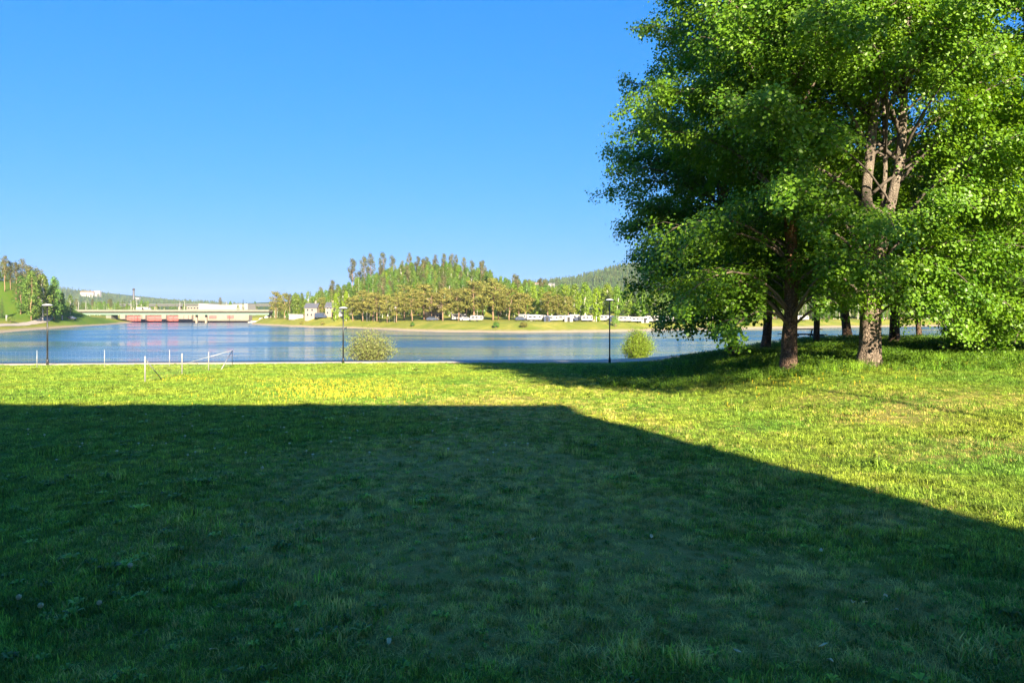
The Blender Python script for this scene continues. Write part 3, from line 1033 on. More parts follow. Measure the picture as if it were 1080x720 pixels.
bush(390, 65.2, 345, 5.4, 'pale grey green willow bush at the water edge, beside the middle lamp post', M['leaf_willow'], 72, 5, 130, (.09, .16))
bush(673, 67.5, 343.5, 3.3, 'dense bright green bush at the water edge, beside the lamp near the grove', M['leaf_bush'], 120, 6, 120, (.08, .14))


# ------------------------------------------------------------------ far trees
def blob(rg, c, r, n):
    d = rg.normal(size=(n, 3)); d /= np.linalg.norm(d, axis=1, keepdims=True)
    rr = rg.random(n) ** .4
    return np.array(c) + d * rr[:, None] * np.array(r), d


def far_pine(seed, H, bare, W, mat, n=1900, leaf=(.28, .5), tr=.20):
    rg = np.random.default_rng(seed)
    tk = MB(); q = [(rg.normal() * .06 * i, rg.normal() * .06 * i, z) for i, z in enumerate(np.linspace(-.5, H * .95, 7))]
    tk.tube(q, list(np.linspace(tr, .05, 7)), 7)
    P = []; N = []
    nb = 20
    for k in range(nb):
        f = (k + .5) / nb
        z = H * (bare + (1 - bare) * f)
        r = W * .5 * (math.sin(PI * (f * .78 + .18)) ** .7)
        a = k * 2.4 + rg.normal() * .4; rr = r * rg.uniform(.35, .85)
        c = (math.cos(a) * rr, math.sin(a) * rr, z + rg.normal() * .3)
        tk.tube([(0, 0, z - .8), (c[0] * .6, c[1] * .6, z - .2), c], [.06, .045, .02], 4)
        pp, nn = blob(rg, c, (W * .20, W * .20, H * .055 + .25), n // nb)
        P.append(pp); N.append(nn + np.array((0, 0, .35)) + rg.normal(size=nn.shape) * .4)
    P = np.concatenate(P); N = np.concatenate(N)
    return tk, leaf_mesh('crown', P, N, rg.uniform(leaf[0], leaf[1], len(P)), mat, rg, .6)


def far_birch(seed, H, bare, W, mat, n=2300, leaf=(.26, .44)):
    rg = np.random.default_rng(seed)
    tk = MB(); q = [(rg.normal() * .05 * i, rg.normal() * .05 * i, z) for i, z in enumerate(np.linspace(-.5, H * .95, 7))]
    tk.tube(q, list(np.linspace(.16, .03, 7)), 7)
    P = []; N = []
    nb = 30
    for k in range(nb):
        f = (k + .5) / nb
        z = H * (bare + (1 - bare) * f)
        r = W * .5 * (math.sin(PI * (f * .86 + .10)) ** .8) * (1.05 - .35 * f)
        a = k * 2.4 + rg.normal() * .4; rr = r * rg.uniform(.3, .9)
        c = (math.cos(a) * rr, math.sin(a) * rr, z)
        tk.tube([(0, 0, z - .9), c], [.04, .015], 4)
        pp, nn = blob(rg, c, (W * .15, W * .15, H * .06 + .3), n // nb)
        P.append(pp); N.append(nn + np.array((0, 0, .3)) + rg.normal(size=nn.shape) * .45)
    P = np.concatenate(P); N = np.concatenate(N)
    return tk, leaf_mesh('crown', P, N, rg.uniform(leaf[0], leaf[1], len(P)), mat, rg, .7)


def far_spruce(seed, H, W, mat, n=1700, leaf=(.30, .55)):
    rg = np.random.default_rng(seed)
    tk = MB(); tk.tube([(0, 0, -.5), (0, 0, H * .97)], [.17, .03], 7)
    f = rg.random(n) ** 1.5; lay = np.floor(f * 15) / 15 + .02 * rg.random(n)
    r = W * .5 * (1 - f) * rg.random(n) ** .45 * (.75 + .5 * rg.random(n))
    a = rg.random(n) * 6.28
    z = H * (.07 + .93 * lay) - r * .35
    P = np.stack([np.cos(a) * r, np.sin(a) * r, z], 1)
    N = np.stack([np.cos(a) * .7, np.sin(a) * .7, .8 + 0 * a], 1) + rg.normal(size=(n, 3)) * .35
    return tk, leaf_mesh('crown', P, N, rg.uniform(leaf[0], leaf[1], n), mat, rg, .55)


def proto(name, label, g, bark, loc, group=None, rz=0, scale=(1, 1, 1), flip=None):
    tk, me = g
    t = thing(name, label, 'tree', loc, rz, group); t.scale = scale
    tk.build('trunk', bark, t, True)
    link('crown', me, t)
    return t


rf = np.random.default_rng(44)


def dry(px, d, low=-1.75):
    while fz((px - 540) / F * d, d) < low and d < 450: d += 1.5
    return d


def far_spot(px, d, low=-1.75):
    d = dry(px, d, low)
    x = (px - 540) / F * d
    return (x, d, fz(x, d) - .1)


def scale_to(px, py_top, d, H):
    z = fz((px - 540) / F * d, d)
    return (at(px, py_top, d).z - z) / H


PINES = [far_pine(100 + k, 11, .34, 7.2, M['needle_pine']) for k in range(4)]
SKY = [far_pine(120 + k, 17, .55, 4.6, M['needle_sky'], 1100) for k in range(3)]
BIRCH = [far_birch(140 + k, 12, .16, 5.6, M['leaf_far']) for k in range(3)]
BRIGHT = [far_birch(150, 12, .05, 5.2, M['leaf_bright'], 2600)]
WOODB = [far_birch(160 + k, 13, .12, 5.2, M['leaf_wood'], 1700) for k in range(3)]
SPR = [far_spruce(170 + k, 14, 5.0, M['needle_dark']) for k in range(2)]
made = {}


def stand(kind, gset, k, name, bark, px, py_top, d, H, label, group, wide=1.0):
    d = dry(px, d); s = scale_to(px, py_top, d, H)
    key = (kind, k)
    loc = far_spot(px, d); rz = rf.random() * 6.28
    sc_ = (s * wide, s * wide, s)
    if key not in made:
        made[key] = proto(name, label, gset[k], bark, loc, group, rz, sc_)
        return made[key]
    return dup(made[key], loc, rz, sc_, label, group)


# row of reddish pines along the far bank
row = [(374, 316, 268), (381, 311, 262), (391, 309, 272), (400, 307, 262), (410, 308, 270), (419, 306, 258), (427, 305, 268), (436, 303, 258), (445, 301, 266),
       (453, 305, 262), (466, 306, 256), (475, 302, 264), (484, 304, 254), (493, 300, 262), (502, 299, 256), (511, 303, 264), (519, 300, 254), (527, 304, 262), (536, 307, 256), (545, 306, 262), (556, 312, 258)]
for i, (px, py, d) in enumerate(row):
    stand('pine', PINES, (i * 3 + i // 4) % 4, 'pine_tree', M['bark_far'], px + rf.uniform(-2.5, 2.5), py + rf.uniform(-5, 5), d + rf.uniform(-4, 12), 11, 'red brown tinted pine in the row along the far bank', 'row of pines along the far bank', rf.uniform(.95, 1.4))
# tall thin pines on the skyline of the wooded hill
sky = [(372, 274), (384, 271), (391, 269), (404, 267), (414, 270), (432, 268), (441, 271), (447, 273), (459, 270), (468, 268), (476, 268), (481, 270), (489, 272), (498, 275), (424, 276), (453, 276)]
for i, (px, py) in enumerate(sky):
    d = 358 + rf.uniform(-8, 8)
    stand('sky', SKY, i % 3, 'pine_tree', M['bark_far'], px, py, d, 17, 'tall bare stemmed pine rising above the wooded hill skyline', 'tall pines on the hill skyline', .9)
# birches and other trees behind the caravans
for i, (px, py, d, w) in enumerate([(541, 299, 285, 1), (549, 303, 270, 1), (563, 302, 282, 1), (571, 304, 272, 1), (582, 303, 290, 1), (596, 301, 288, 1.1), (606, 300, 292, 1.1), (617, 299, 296, 1.2),
                                    (641, 300, 292, 1.2), (651, 302, 282, 1.1), (663, 301, 290, 1.2), (676, 303, 285, 1.1), (690, 304, 292, 1.2), (706, 305, 300, 1.2), (724, 306, 305, 1.2), (745, 307, 310, 1.2), (768, 306, 315, 1.3)]):
    stand('birch', BIRCH, i % 3, 'birch_tree', M['bark_birch'], px, py, d, 12, 'leafy green birch in the belt of trees behind the caravans', 'birches behind the caravans', w)
stand('bright', BRIGHT, 0, 'birch_tree', M['bark_birch'], 629, 305, 249, 12, 'bright yellow green birch standing in front of the caravans', None, 1.0)
stand('bright', BRIGHT, 0, 'birch_tree', M['bark_birch'], 612, 312, 262, 12, 'slim bright green birch left of the brighter birch by the caravans', None, .7)
stand('bright', BRIGHT, 0, 'birch_tree', M['bark_birch'], 365, 308, 292, 12, 'bright green birch behind the low beige house', None, .9)
stand('bright', BRIGHT, 0, 'birch_tree', M['bark_birch'], 354, 310, 296, 12, 'bright green birch between the two taller beige houses', None, .8)
for i, (px, py, d, lab) in enumerate([(578, 309, 262, 'dark olive pine just left of the middle caravans'), (588, 311, 262, 'dark olive pine standing behind the middle caravans'), (599, 312, 260, 'brown olive pine left of the slim bright birch')]):
    stand('pine', PINES, i, 'pine_tree', M['bark_far'], px, py, d, 11, lab, None, 1.2)
for i, (px, py, d, lab) in enumerate([(517, 285, 338, 'light green spruce at the right end of the hill skyline'), (528, 296, 335, 'lower spruce on the hill shoulder right of the light green one')]):
    stand('wood', WOODB, i, 'conifer_tree', M['bark_far'], px, py, d, 13, lab, None, .8)
for i, (px, py, d, lab) in enumerate([(291, 308, 372, 'dark reddish tree at the right end of the bridge'), (300, 309, 362, 'dark reddish tree second from the right end of the bridge'), (340, 314, 322, 'grey green tree between the beige houses')]):
    stand('pine', PINES, i + 1, 'pine_tree', M['bark_far'], px, py, d, 11, lab, None, 1.0)
# left bank
for i, (px, py, d) in enumerate([(-14, 272, 300), (-4, 270, 306), (5, 271, 300), (11, 276, 305), (17, 277, 300), (24, 275, 304), (30, 281, 298), (37, 283, 306), (43, 287, 300)]):
    stand('sky', SKY, i % 3, 'pine_tree', M['bark_far'], px, py, d, 17, 'pine on top of the steep left river bank', 'pines on the left bank slope', 1.1)
for i, (px, py, d, lab) in enumerate([(33, 287, 287, 'tall birch with white trunk at the foot of the left slope'), (22, 292, 290, 'birch on the slope left of the white trunked birch'), (45, 290, 294, 'birch right of the white trunked birch on the left bank'),
                                      (57, 293, 300, 'slender dark birch at the right end of the left bank wood'), (65, 309, 318, 'small light birch beside the left end of the bridge'), (74, 311, 330, 'small birch nearest the left end of the bridge')]):
    stand('wood', WOODB, i % 3, 'birch_tree', M['bark_birch'], px, py, d, 13, lab, None, 1.15)
for i, (px, py, d, lab) in enumerate([(50, 308, 305, 'dark spruce behind the left bank birches'), (2, 312, 275, 'dark spruce low at the left edge of the photo'), (66, 304, 345, 'dark spruce behind the small birches by the bridge')]):
    stand('spruce', SPR, i % 2, 'spruce_tree', M['bark_far'], px, py, d, 14, lab, None, 1.0)

# unseen pine added behind the viewer so its crown shades the lower grove
shade_pine = proto('pine_tree', 'unseen tall pine added behind the viewer to shade the lower grove', far_pine(190, 18.4, .63, 8.4, M['needle_dark'], 3800, (.22, .42), .075), M['bark_red'], (14.2, -3.0, 0))
# small bushes on the far bank
def far_bush(px, py, d, w, h, label):
    rg = np.random.default_rng(int(px))
    d = dry(px, d, -3.3); x = (px - 540) / F * d
    t = thing('bush', label, 'bush', (x, d, fz(x, d)))
    P = []; N = []; m = MB()
    for k in range(9):
        a = k * 2.4; r = w * .32 * math.sqrt(k / 9)
        c = (math.cos(a) * r, math.sin(a) * r, h * (.62 - .25 * k / 9))
        m.tube([(0, 0, -.1), c], [.03, .012], 4)
        p, n_ = blob(rg, c, (w * .24, w * .24, h * .34), 110); ok = p[:, 2] > 0
        P.append(p[ok]); N.append((n_ + np.array((0, 0, .4)))[ok])
    P = np.concatenate(P); N = np.concatenate(N)
    m.build('stems', M['twig'], t)
    link('foliage', leaf_mesh('foliage', P, N, rg.uniform(.16, .3, len(P)), M['leaf_wood'] if px % 2 else M['needle_pine'], rg, .6), t)


for px, d, w, h, lab in ((523, 222, 2.6, 2.4, 'small green bush on the sandy far shore below the pines'), (552, 224, 3.0, 2.0, 'low brownish bush on the far shore left of the caravans'),
                         (435, 246, 1.6, 1.7, 'single small bush on the grass below the pine row'), (649, 232, 3.8, 4.6, 'tall brown green bush on far shore behind the right lamp post'),
                         (305, 345, 4.2, 4.0, 'bright green bush beside the bridge end'), (340, 292, 2.0, 1.6, 'small bush on the bank below the beige houses'),
                         (318, 312, 2.2, 1.3, 'low bush on the bank left of the beige houses'), (11, 264, 3.0, 2.6, 'bush beside the track on the left bank')):
    far_bush(px, 0, d, w, h, lab)


# woods that read as one mass
def src_of(g, bark):
    tk, me = g
    v = [tuple(x) for x in tk.v]
    m2 = bpy.data.meshes.new('wood_tree')
    n0 = len(me.vertices); co = np.zeros(n0 * 3, np.float32); me.vertices.foreach_get('co', co)
    rn = np.zeros(n0, np.float32); me.attributes['rnd'].data.foreach_get('value', rn)
    n1 = len(v)
    li = np.zeros(len(me.loops), np.int32); me.loops.foreach_get('vertex_index', li)
    faces = [tuple(f) for f in li.reshape(-1, 4)] + [tuple(i + n0 for i in f) for f in tk.f]
    m2.from_pydata([tuple(c) for c in co.reshape(-1, 3)] + v, [], faces)
    a = m2.attributes.new('rnd', 'FLOAT', 'POINT'); a.data.foreach_set('value', np.concatenate([rn, np.full(n1, .3, np.float32)]))
    m2.materials.append(me.materials[0]); m2.materials.append(bark)
    mi = np.zeros(len(faces), np.int32); mi[len(li) // 4:] = 1
    m2.polygons.foreach_set('material_index', mi)
    return source('wood_tree', m2)


wood_src = [src_of(WOODB[0], M['bark_birch']), src_of(WOODB[1], M['bark_far']), src_of(WOODB[2], M['bark_birch']), src_of(SPR[0], M['bark_far']), src_of(SPR[1], M['bark_far']), src_of(SKY[0], M['bark_far']), src_of(BIRCH[0], M['bark_birch'])]
n = 2600
hx = rf.uniform(-125, 30, n); hy = rf.uniform(296, 400, n)
dens = np.exp(-np.abs((hx + 50) / 50) ** 2.6 - ((hy - 345) / 46) ** 2)
k = (rf.random(n) < dens * .8 + .06) & ~((hx < -62) & (hy < 342)) & (far_z(hx, hy) > -1.2)
hx, hy = hx[k], hy[k]
x2 = rf.uniform(-8, 330, 900); y2 = np.interp(x2, [-8, 60, 330], [300, 296, 380]) + rf.uniform(0, 90, 900)
x3 = rf.uniform(-150, -84, 120); y3 = np.interp(x3, [-150, -84], [440, 330]) + rf.uniform(0, 50, 120)
hx = np.concatenate([hx, x2, x3]); hy = np.concatenate([hy, y2, y3])
hs = np.concatenate([rf.uniform(.62, .98, k.sum()), rf.uniform(.6, .95, 900), rf.uniform(.45, .75, 120)])
scatter('far_wood', np.stack([hx, hy, far_z(hx, hy) - .1], 1), rf.random(len(hx)) * 6.28, hs,
        rf.choice(7, len(hx), p=[.27, .24, .22, .07, .06, .04, .10]), wood_src, None, 'mixed green wood covering the hill and flats across the river')
xl = np.concatenate([rf.uniform(-300, -205, 160), rf.uniform(-215, -186, 60)]); yl = np.concatenate([rf.uniform(300, 380, 160), rf.uniform(300, 345, 60)])
k = (far_z(xl, yl) > -1.5) & (xl / yl < -.64)
xl, yl = xl[k], yl[k]
xb = rf.uniform(-640, -180, 900); yb = rf.uniform(520, 900, 900); k = (xb / yb < -.50) | (rf.random(900) < .12); xb, yb = xb[k], yb[k]
scatter('left_bank_wood', np.stack([np.concatenate([xl, xb]), np.concatenate([yl, yb]), far_z(np.concatenate([xl, xb]), np.concatenate([yl, yb])) - .1], 1), rf.random(len(xl) + len(xb)) * 6.28,
        np.concatenate([rf.uniform(.5, .85, len(xl)), rf.uniform(.6, .95, len(xb))]), rf.choice(7, len(xl) + len(xb), p=[.3, .2, .2, .1, .1, .05, .05]), wood_src, None, 'green wood behind the left river bank')

# tree cover of the far hills
def simple_tree(seed, H, W, conic):
    rg = np.random.default_rng(seed); n = 110
    f = rg.random(n)
    prof = (1 - f) if conic else np.sin(PI * (f * .8 + .15))
    r = W * .5 * prof * rg.random(n) ** .4; a = rg.random(n) * 6.28
    P = np.stack([np.cos(a) * r, np.sin(a) * r, H * (.05 + .95 * f)], 1)
    N = np.stack([np.cos(a), np.sin(a), .7 + 0 * a], 1) + rg.normal(size=(n, 3)) * .3
    return source('hill_tree', leaf_mesh('hill_tree', P, N, rg.uniform(1.1, 2.0, n), M['forest'], rg, .7))


ht = [simple_tree(1, 14, 5, True), simple_tree(2, 12, 6, False), simple_tree(3, 16, 5, True)]
n = 15000
x = rf.uniform(-420, 1700, n); y = rf.uniform(760, 1850, n)
k = (x / y > -.2) & (x / y < .95); x, y = x[k], y[k]
scatter('hill_forest', np.stack([x, y, hill_right_z(x, y) - 1], 1), rf.random(len(x)) * 6.28, rf.uniform(.6, 1.1, len(x)), rf.choice(3, len(x)), ht, None, 'forest covering the distant hill on the right')
n = 13000
x = rf.uniform(-2300, 250, n); y = rf.uniform(1000, 2680, n)
k = (x / y > -.95) & (x / y < .1); x, y = x[k], y[k]
scatter('ridge_forest', np.stack([x, y, hill_left_z(x, y) - 1], 1), rf.random(len(x)) * 6.28, rf.uniform(.6, 1.1, len(x)), rf.choice(3, len(x)), ht, None, 'forest covering the distant ridge on the left')


# ------------------------------------------------------------------ buildings across the river
def house(name, label, px0, px1, py_eave, py_ridge, d, depth, wall, roofm, wins, rz=0, group=None, base=None):
    w = (px1 - px0) / F * d; px = (px0 + px1) / 2
    d = dry(px, d)
    x = (px - 540) / F * d; z = (fz(x, d) if base is None else base) - .2
    he = at(px, py_eave, d).z - z; hr_ = at(px, py_ridge, d).z - z
    t = thing(name, label, 'house', (x, d, z), rz, group)
    m = MB(); m.box(-w / 2, w / 2, -depth / 2, depth / 2, -1, he)
    for s in (-1, 1): m.add([(s * w / 2, -depth / 2, he), (s * w / 2, depth / 2, he), (s * w / 2, 0, hr_ - .1)], [(0, 1, 2)])
    m.build('wall', wall, t)
    r = MB(); e = .35
    for s in (-1, 1):
        dz = (hr_ - he) / (depth / 2) * e
        a = [(-w / 2 - e, s * (depth / 2 + e), he - dz), (w / 2 + e, s * (depth / 2 + e), he - dz), (w / 2 + e, 0, hr_), (-w / 2 - e, 0, hr_)]
        r.add(a + [(p[0], p[1], p[2] + .18) for p in a], [(0, 1, 2, 3), (4, 5, 6, 7), (0, 1, 5, 4), (1, 2, 6, 5), (2, 3, 7, 6), (3, 0, 4, 7)])
    rr = r.build('roof', roofm, t)
    MB().box(w * .2, w * .2 + .6, -.3, .3, hr_ - .3, hr_ + .9).build('chimney', wall, rr)
    for wx, wz, ww, wh in wins:
        f = MB().box(wx - ww / 2 - .08, wx + ww / 2 + .08, -depth / 2 - .05, -depth / 2 + .1, wz - .08, wz + wh + .08).build('window', M['white'], t)
        MB().box(wx - ww / 2, wx + ww / 2, -depth / 2 - .07, -depth / 2 + .05, wz, wz + wh).build('pane', M['glass'], f)
    dx = -w * .3 if len(wins) < 5 else 0
    MB().box(w * .38 - .45, w * .38 + .45, -depth / 2 - .06, -depth / 2 + .1, .1, 2.2).build('door', M['wood'], t)
    return t


house('house', 'beige two storey house with dark roof, leftmost of the three', 323.5, 336, 324.5, 320, 320, 6, M['plaster'], M['roof_dark'], [(-1.4, 1.2, .8, 1.0), (.3, 1.2, .8, 1.0), (-1.4, 3.4, .8, .9), (.6, 3.4, .8, .9)])
house('house', 'narrow beige house with dark roof, middle of the three', 345, 353.5, 324, 319, 318, 6, M['plaster'], M['roof_dark'], [(-.8, 1.2, .7, 1.0), (-.8, 3.4, .7, .9), (.6, 3.4, .7, .9)])
house('house', 'low pale house with grey roof, rightmost of the three', 354.5, 370, 329, 325.5, 314, 6, M['plaster_white'], M['roof_dark'], [(-2, 1.0, 1.6, .9), (.2, 1.0, 1.6, .9)])
house('house', 'pale gabled house half hidden among the far bank pines', 449, 463, 325, 315, 276, 7, M['plaster'], M['plaster'], [(-1.4, 1.2, .9, 1.1), (.6, 1.2, .9, 1.1), (-.6, 3.5, .8, .8)], .5)
MBx = thing('shed', 'long low white shed left of the beige houses', 'shed', far_spot(313, 340))
MB().box(-3.4, 3.4, -1.2, 1.2, -.5, 1.9).build('wall', M['plaster_white'], MBx)
MB().prism([(-3.6, 1.9), (3.6, 1.9), (3.6, 2.05), (-3.6, 2.25)], -1.4, 1.4).build('roof', M['white'], MBx)
MB().box(.8, 1.7, -1.24, -1.1, -.2, 1.6).build('door', M['galv'], MBx)


def on_hill(px, py, zfun, d0, d1):
    d = np.linspace(d0, d1, 1500); x = (px - 540) / F * d
    s = zfun(x, d); ray = EYE - (py - 330) / F * d
    k = int(np.argmax(ray < s))
    return (float(x[k]), float(d[k]), float(s[k])) if (ray < s).any() else (float(x[-1]), float(d[-1]), float(s[-1]))


def hill_house(px0, px1, py0, py1, zfun, rng_, label, wall, roofm):
    p = on_hill((px0 + px1) / 2, py1, zfun, *rng_)
    k = p[1] / F; w = (px1 - px0) * k; h = (py1 - py0) * k
    t = thing('hillside_house', label, 'house', p)
    yo = -14
    MB().box(-w / 2, w / 2, yo, yo + 9, -6, h * .72 + 4).build('wall', wall, t)
    MB().prism([(-w / 2 - .6, h * .72 + 4), (w / 2 + .6, h * .72 + 4), (w / 2 - w * .08, h + 4), (-w / 2 + w * .08, h + 4)], yo - .5, yo + 9.5).build('roof', roofm, t)
    nw = max(2, int(w / 4))
    for r_ in range(1 if h < 8 else 2):
        for q in range(nw):
            cx = -w / 2 + (q + .5) * w / nw
            MB().box(cx - .8, cx + .8, yo - .08, yo + .1, 3.2 + r_ * 3 + h * .1, 4.7 + r_ * 3 + h * .1).build('window', M['glass'], t)


hill_house(87, 101, 308.5, 313, hill_left_z, (900, 2600), 'long reddish roofed building on the distant ridge', M['plaster_white'], M['roof_red'])
hill_house(101, 108, 308, 313, hill_left_z, (900, 2600), 'white block beside the long building on the distant ridge', M['plaster_white'], M['white'])
hill_house(145, 149, 315, 318, hill_left_z, (900, 2600), 'small white house on the ridge right of the tall mast', M['plaster_white'], M['white'])
hill_house(564, 569, 300.5, 304, hill_right_z, (720, 1800), 'pale house on the distant hill, left of its neighbour', M['plaster_white'], M['roof_red'])
hill_house(571, 574, 300.5, 303.5, hill_right_z, (720, 1800), 'small red roofed house between the two pale hill houses', M['plaster'], M['roof_red'])
hill_house(578, 585, 301, 305.5, hill_right_z, (720, 1800), 'pale house with dark roof on the distant hill, right of its neighbour', M['plaster_white'], M['roof_dark'])

# flag poles
for px, fl_, lab in ((387, 0, 'white flagpole, first from the left in the row'), (389.5, 0, 'white flagpole close beside the leftmost one'), (394.5, 0, 'bare white flagpole, third from the left in the row'),
                     (400.5, 0, 'bare white flagpole in the middle of the row'), (410.5, 1, 'white flagpole with limp pale flag, left of the last'), (416, 1, 'white flagpole with limp pale flag at the right end')):
    p = far_spot(px, 255); d = p[1]; H = at(px, 321.5, d).z - p[2]
    t = thing('flagpole', lab, 'flagpole', p, 0, 'white flagpoles on the far bank')
    MB().tube([(0, 0, -.1), (0, 0, H)], [.085, .06], 8).build('pole', M['white'], t, True)
    MB().lathe([(.02, H), (.12, H + .08), (.12, H + .14), (.02, H + .2)], 8).build('finial', M['white'], t, True)
    if fl_:
        m = MB(); n_ = 9
        for k in range(n_):
            a = k / (n_ - 1)
            for z in (H - .2, H - 1.9 - .25 * math.sin(a * 3)):
                m.v.append((.1 + a * .75, .12 * math.sin(a * 9), z - a * .35))
        for k in range(n_ - 1): m.f.append((2 * k, 2 * k + 2, 2 * k + 3, 2 * k + 1))
        fo = m.build('flag', M['flag_white'], t, True); q = fo.modifiers.new('thickness', 'SOLIDIFY'); q.thickness = .03


# caravans
def make_caravan(label):
    t = thing('caravan', label, 'caravan', (0, 0, 0), 0, 'white caravans along the far bank')
    out = [(-2.7, .5), (2.6, .5), (2.85, 1.1), (2.8, 2.0), (2.35, 2.55), (-2.4, 2.6), (-2.75, 2.2), (-2.85, 1.2)]
    MB().prism(out, -1.1, 1.1).build('body', M['white'], t, bevel=.08)
    MB().prism([(-2.72, .95), (2.72, .95), (2.78, 1.12), (-2.78, 1.12)], -1.115, -1.09).build('stripe', M['galv'], t)
    for x0, x1 in ((-2.1, -.9), (-.4, .6), (1.75, 2.45)):
        MB().box(x0, x1, -1.125, -1.08, 1.4, 2.05).build('window', M['glass'], t)
    MB().box(.85, 1.5, -1.12, -1.08, .6, 2.2).build('door', M['plaster_white'], t)
    for s in (-1, 1):
        w = MB(); w.tube([(.1, s * .9, .33), (.1, s * 1.1, .33)], .33, 14); w.build('wheel', M['tyre'], t)
    MB().tube([(-2.7, 0, .5), (-3.9, 0, .45)], .06, 6).build('drawbar', M['dark'], t)
    return t


cv = None
cars = [(484, 262, .2, 'white caravan under the pines, leftmost of all'), (503, 250, -.15, 'bluish white caravan at the right end of the pine row'), (553, 258, .9, 'small looking white caravan first right of the low bush'),
        (563, 252, .1, 'white caravan second right of the low bush'), (571, 254, 1.2, 'white caravan seen end on beside the dark olive pine'), (581, 250, .0, 'white caravan left of the longest middle caravan'),
        (595, 252, .05, 'long white caravan below the brown olive pine'), (606, 255, -.1, 'white caravan just right of the long middle one'), (618, 248, .3, 'white caravan left of the bright yellow green birch'),
        (638, 256, .1, 'white caravan right of the bright yellow green birch'), (659, 250, -.1, 'white caravan just right of the right lamp post'), (671, 252, .2, 'white caravan above the bright green bush'),
        (688, 256, .0, 'white caravan just left of the grove foliage'), (706, 262, .1, 'white caravan behind the hanging grove leaves'), (726, 268, -.2, 'white caravan deeper behind the hanging grove leaves'), (748, 272, .1, 'rightmost white caravan behind the grove'), (846, 305, .1, 'white caravan seen between the grove trunks')]
for px, d, rz, lab in cars:
    p = far_spot(px, d); p = (p[0], p[1], p[2] + .1)
    if cv is None:
        cv = make_caravan(lab); cv.location = p; cv.rotation_euler.z = rz
    else:
        dup(cv, p, rz, (rf.uniform(.7, .95), 1, rf.uniform(.72, .92)), lab)


# awnings and tents between the caravans
for px, d, w_, m_, lab in ((558, 255, 2.6, 'galv', 'grey caravan awning between the first two caravans right of the low bush'), (577, 251, 2.2, 'navy', 'dark blue awning beside the end on caravan'), (600, 250, 2.8, 'galv', 'grey awning at the end of the long middle caravan'),
                           (624, 252, 2.4, 'plaster', 'beige awning behind the bright yellow green birch'), (646, 254, 2.4, 'navy', 'dark blue awning left of the right lamp post'), (680, 253, 2.8, 'galv', 'grey awning between the two caravans above the bright bush')):
    p = far_spot(px, d - 2)
    t = thing('awning', lab, 'awning', p, rf.uniform(-.2, .2))
    MB().prism([(-w_ / 2, -.1), (w_ / 2, -.1), (w_ / 2, 1.75), (0, 2.35), (-w_ / 2, 1.75)], -1.2, 1.2).build('canopy', M[m_], t, bevel=.05)
    MB().box(-.45, .45, -1.24, -1.17, 0, 1.7).build('door', M['dark'], t)


# cars and vans
def car(label, px, d, z, mat, van=False, rz=0, cat='car', group=None):
    x = (px - 540) / F * d
    t = thing('parked_car' if not van else 'white_van', label, cat, (x, d, z), rz, group)
    if van: out = [(-2.6, .35), (2.6, .35), (2.65, 1.0), (2.1, 1.2), (1.5, 2.3), (-2.55, 2.4), (-2.65, 1.0)]
    else: out = [(-2.15, .3), (2.15, .3), (2.2, .75), (1.2, .92), (.55, 1.42), (-1.1, 1.46), (-2.0, .95), (-2.2, .8)]
    MB().prism(out, -.85, .85).build('body', mat, t, bevel=.06)
    if van: MB().box(1.0, 1.7, -.87, -.83, 1.3, 2.0).build('side_window', M['glass'], t)
    else:
        MB().prism([(-1.5, .96), (.98, .96), (.5, 1.36), (-1.05, 1.38)], -.87, -.83).build('side_window', M['glass'], t)
    for wx in (-1.4, 1.4):
        for s in (-1, 1):
            MB().tube([(wx, s * .68, .32), (wx, s * .88, .32)], .32, 14).build('wheel', M['tyre'], t)
    return t


p = far_spot(338.5, 312); car('dark blue van like car parked in front of the beige houses', 338.5, p[1], p[2] + .1, M['navy'], True)
p = far_spot(75, 322); car('dark car parked on the left bank below the bridge end', 75, p[1], p[2] + .12, M['navy'], False, .2)
for px_, d_, mt_, lab_ in ((491, 256, 'silver', 'silver car parked between the two caravans under the pines'), (611, 250, 'navy', 'dark car parked left of the caravan by the bright birch'), (549, 252, 'navy', 'dark car parked left of the first caravan beyond the low bush'), (697, 254, 'silver', 'silver car parked at the edge of the grove foliage')):
    q = far_spot(px_, d_); car(lab_, px_, q[1], q[2] + .1, M[mt_], False, .3)
p = far_spot(456, 262); car('dark car parked before the gabled house among the pines', 456, p[1], p[2] + .12, M['navy'], False, .1)

# ------------------------------------------------------------------ bridge, dam, works behind it
BD = 436
def bx_(px): return (px - 540) / F * BD
def bz_(py): return EYE - (py - 330) / F * BD
x0, x1 = bx_(76), bx_(286)
t = thing('road_bridge', 'long low road bridge with green girder and pale parapet', 'bridge', (x0, BD, bz_(332)))
L = x1 - x0; zb = bz_(332)
MB().box(0, L, -4.6, 4.6, bz_(328.6) - zb, bz_(327.9) - zb).build('deck', M['concrete'], t)
MB().box(0, L, -3.9, -3.6, .0, bz_(328.6) - zb - .9).build('girder', M['green_steel'], t)
MB().box(0, L, 3.6, 3.9, .0, bz_(328.6) - zb - .9).build('girder', M['green_steel'], t)
MB().box(0, L, -3.3, 3.3, bz_(328.6) - zb - 1.0, bz_(328.6) - zb - .003).build('deck_shade', M['dark'], t)  # near black box painting the band of shade between deck and girder
for s in (-1, 1):
    m = MB(); m.box(0, L, s * 4.5 - .12, s * 4.5 + .12, bz_(327.9) - zb + .003, bz_(326.5) - zb)
    m.build('parapet', M['concrete_pale'], t)
for px in (207.5, 217.5):
    xx = bx_(px) - x0
    MB().box(xx - .55, xx + .55, -.6, .6, WATER - zb - 3, -.003).build('pier', M['concrete'], t)
ab = MB().box(bx_(115) - x0, bx_(120.5) - x0, -3.4, 4, WATER - zb - 2, -.003).build('abutment', M['concrete_pale'], t)
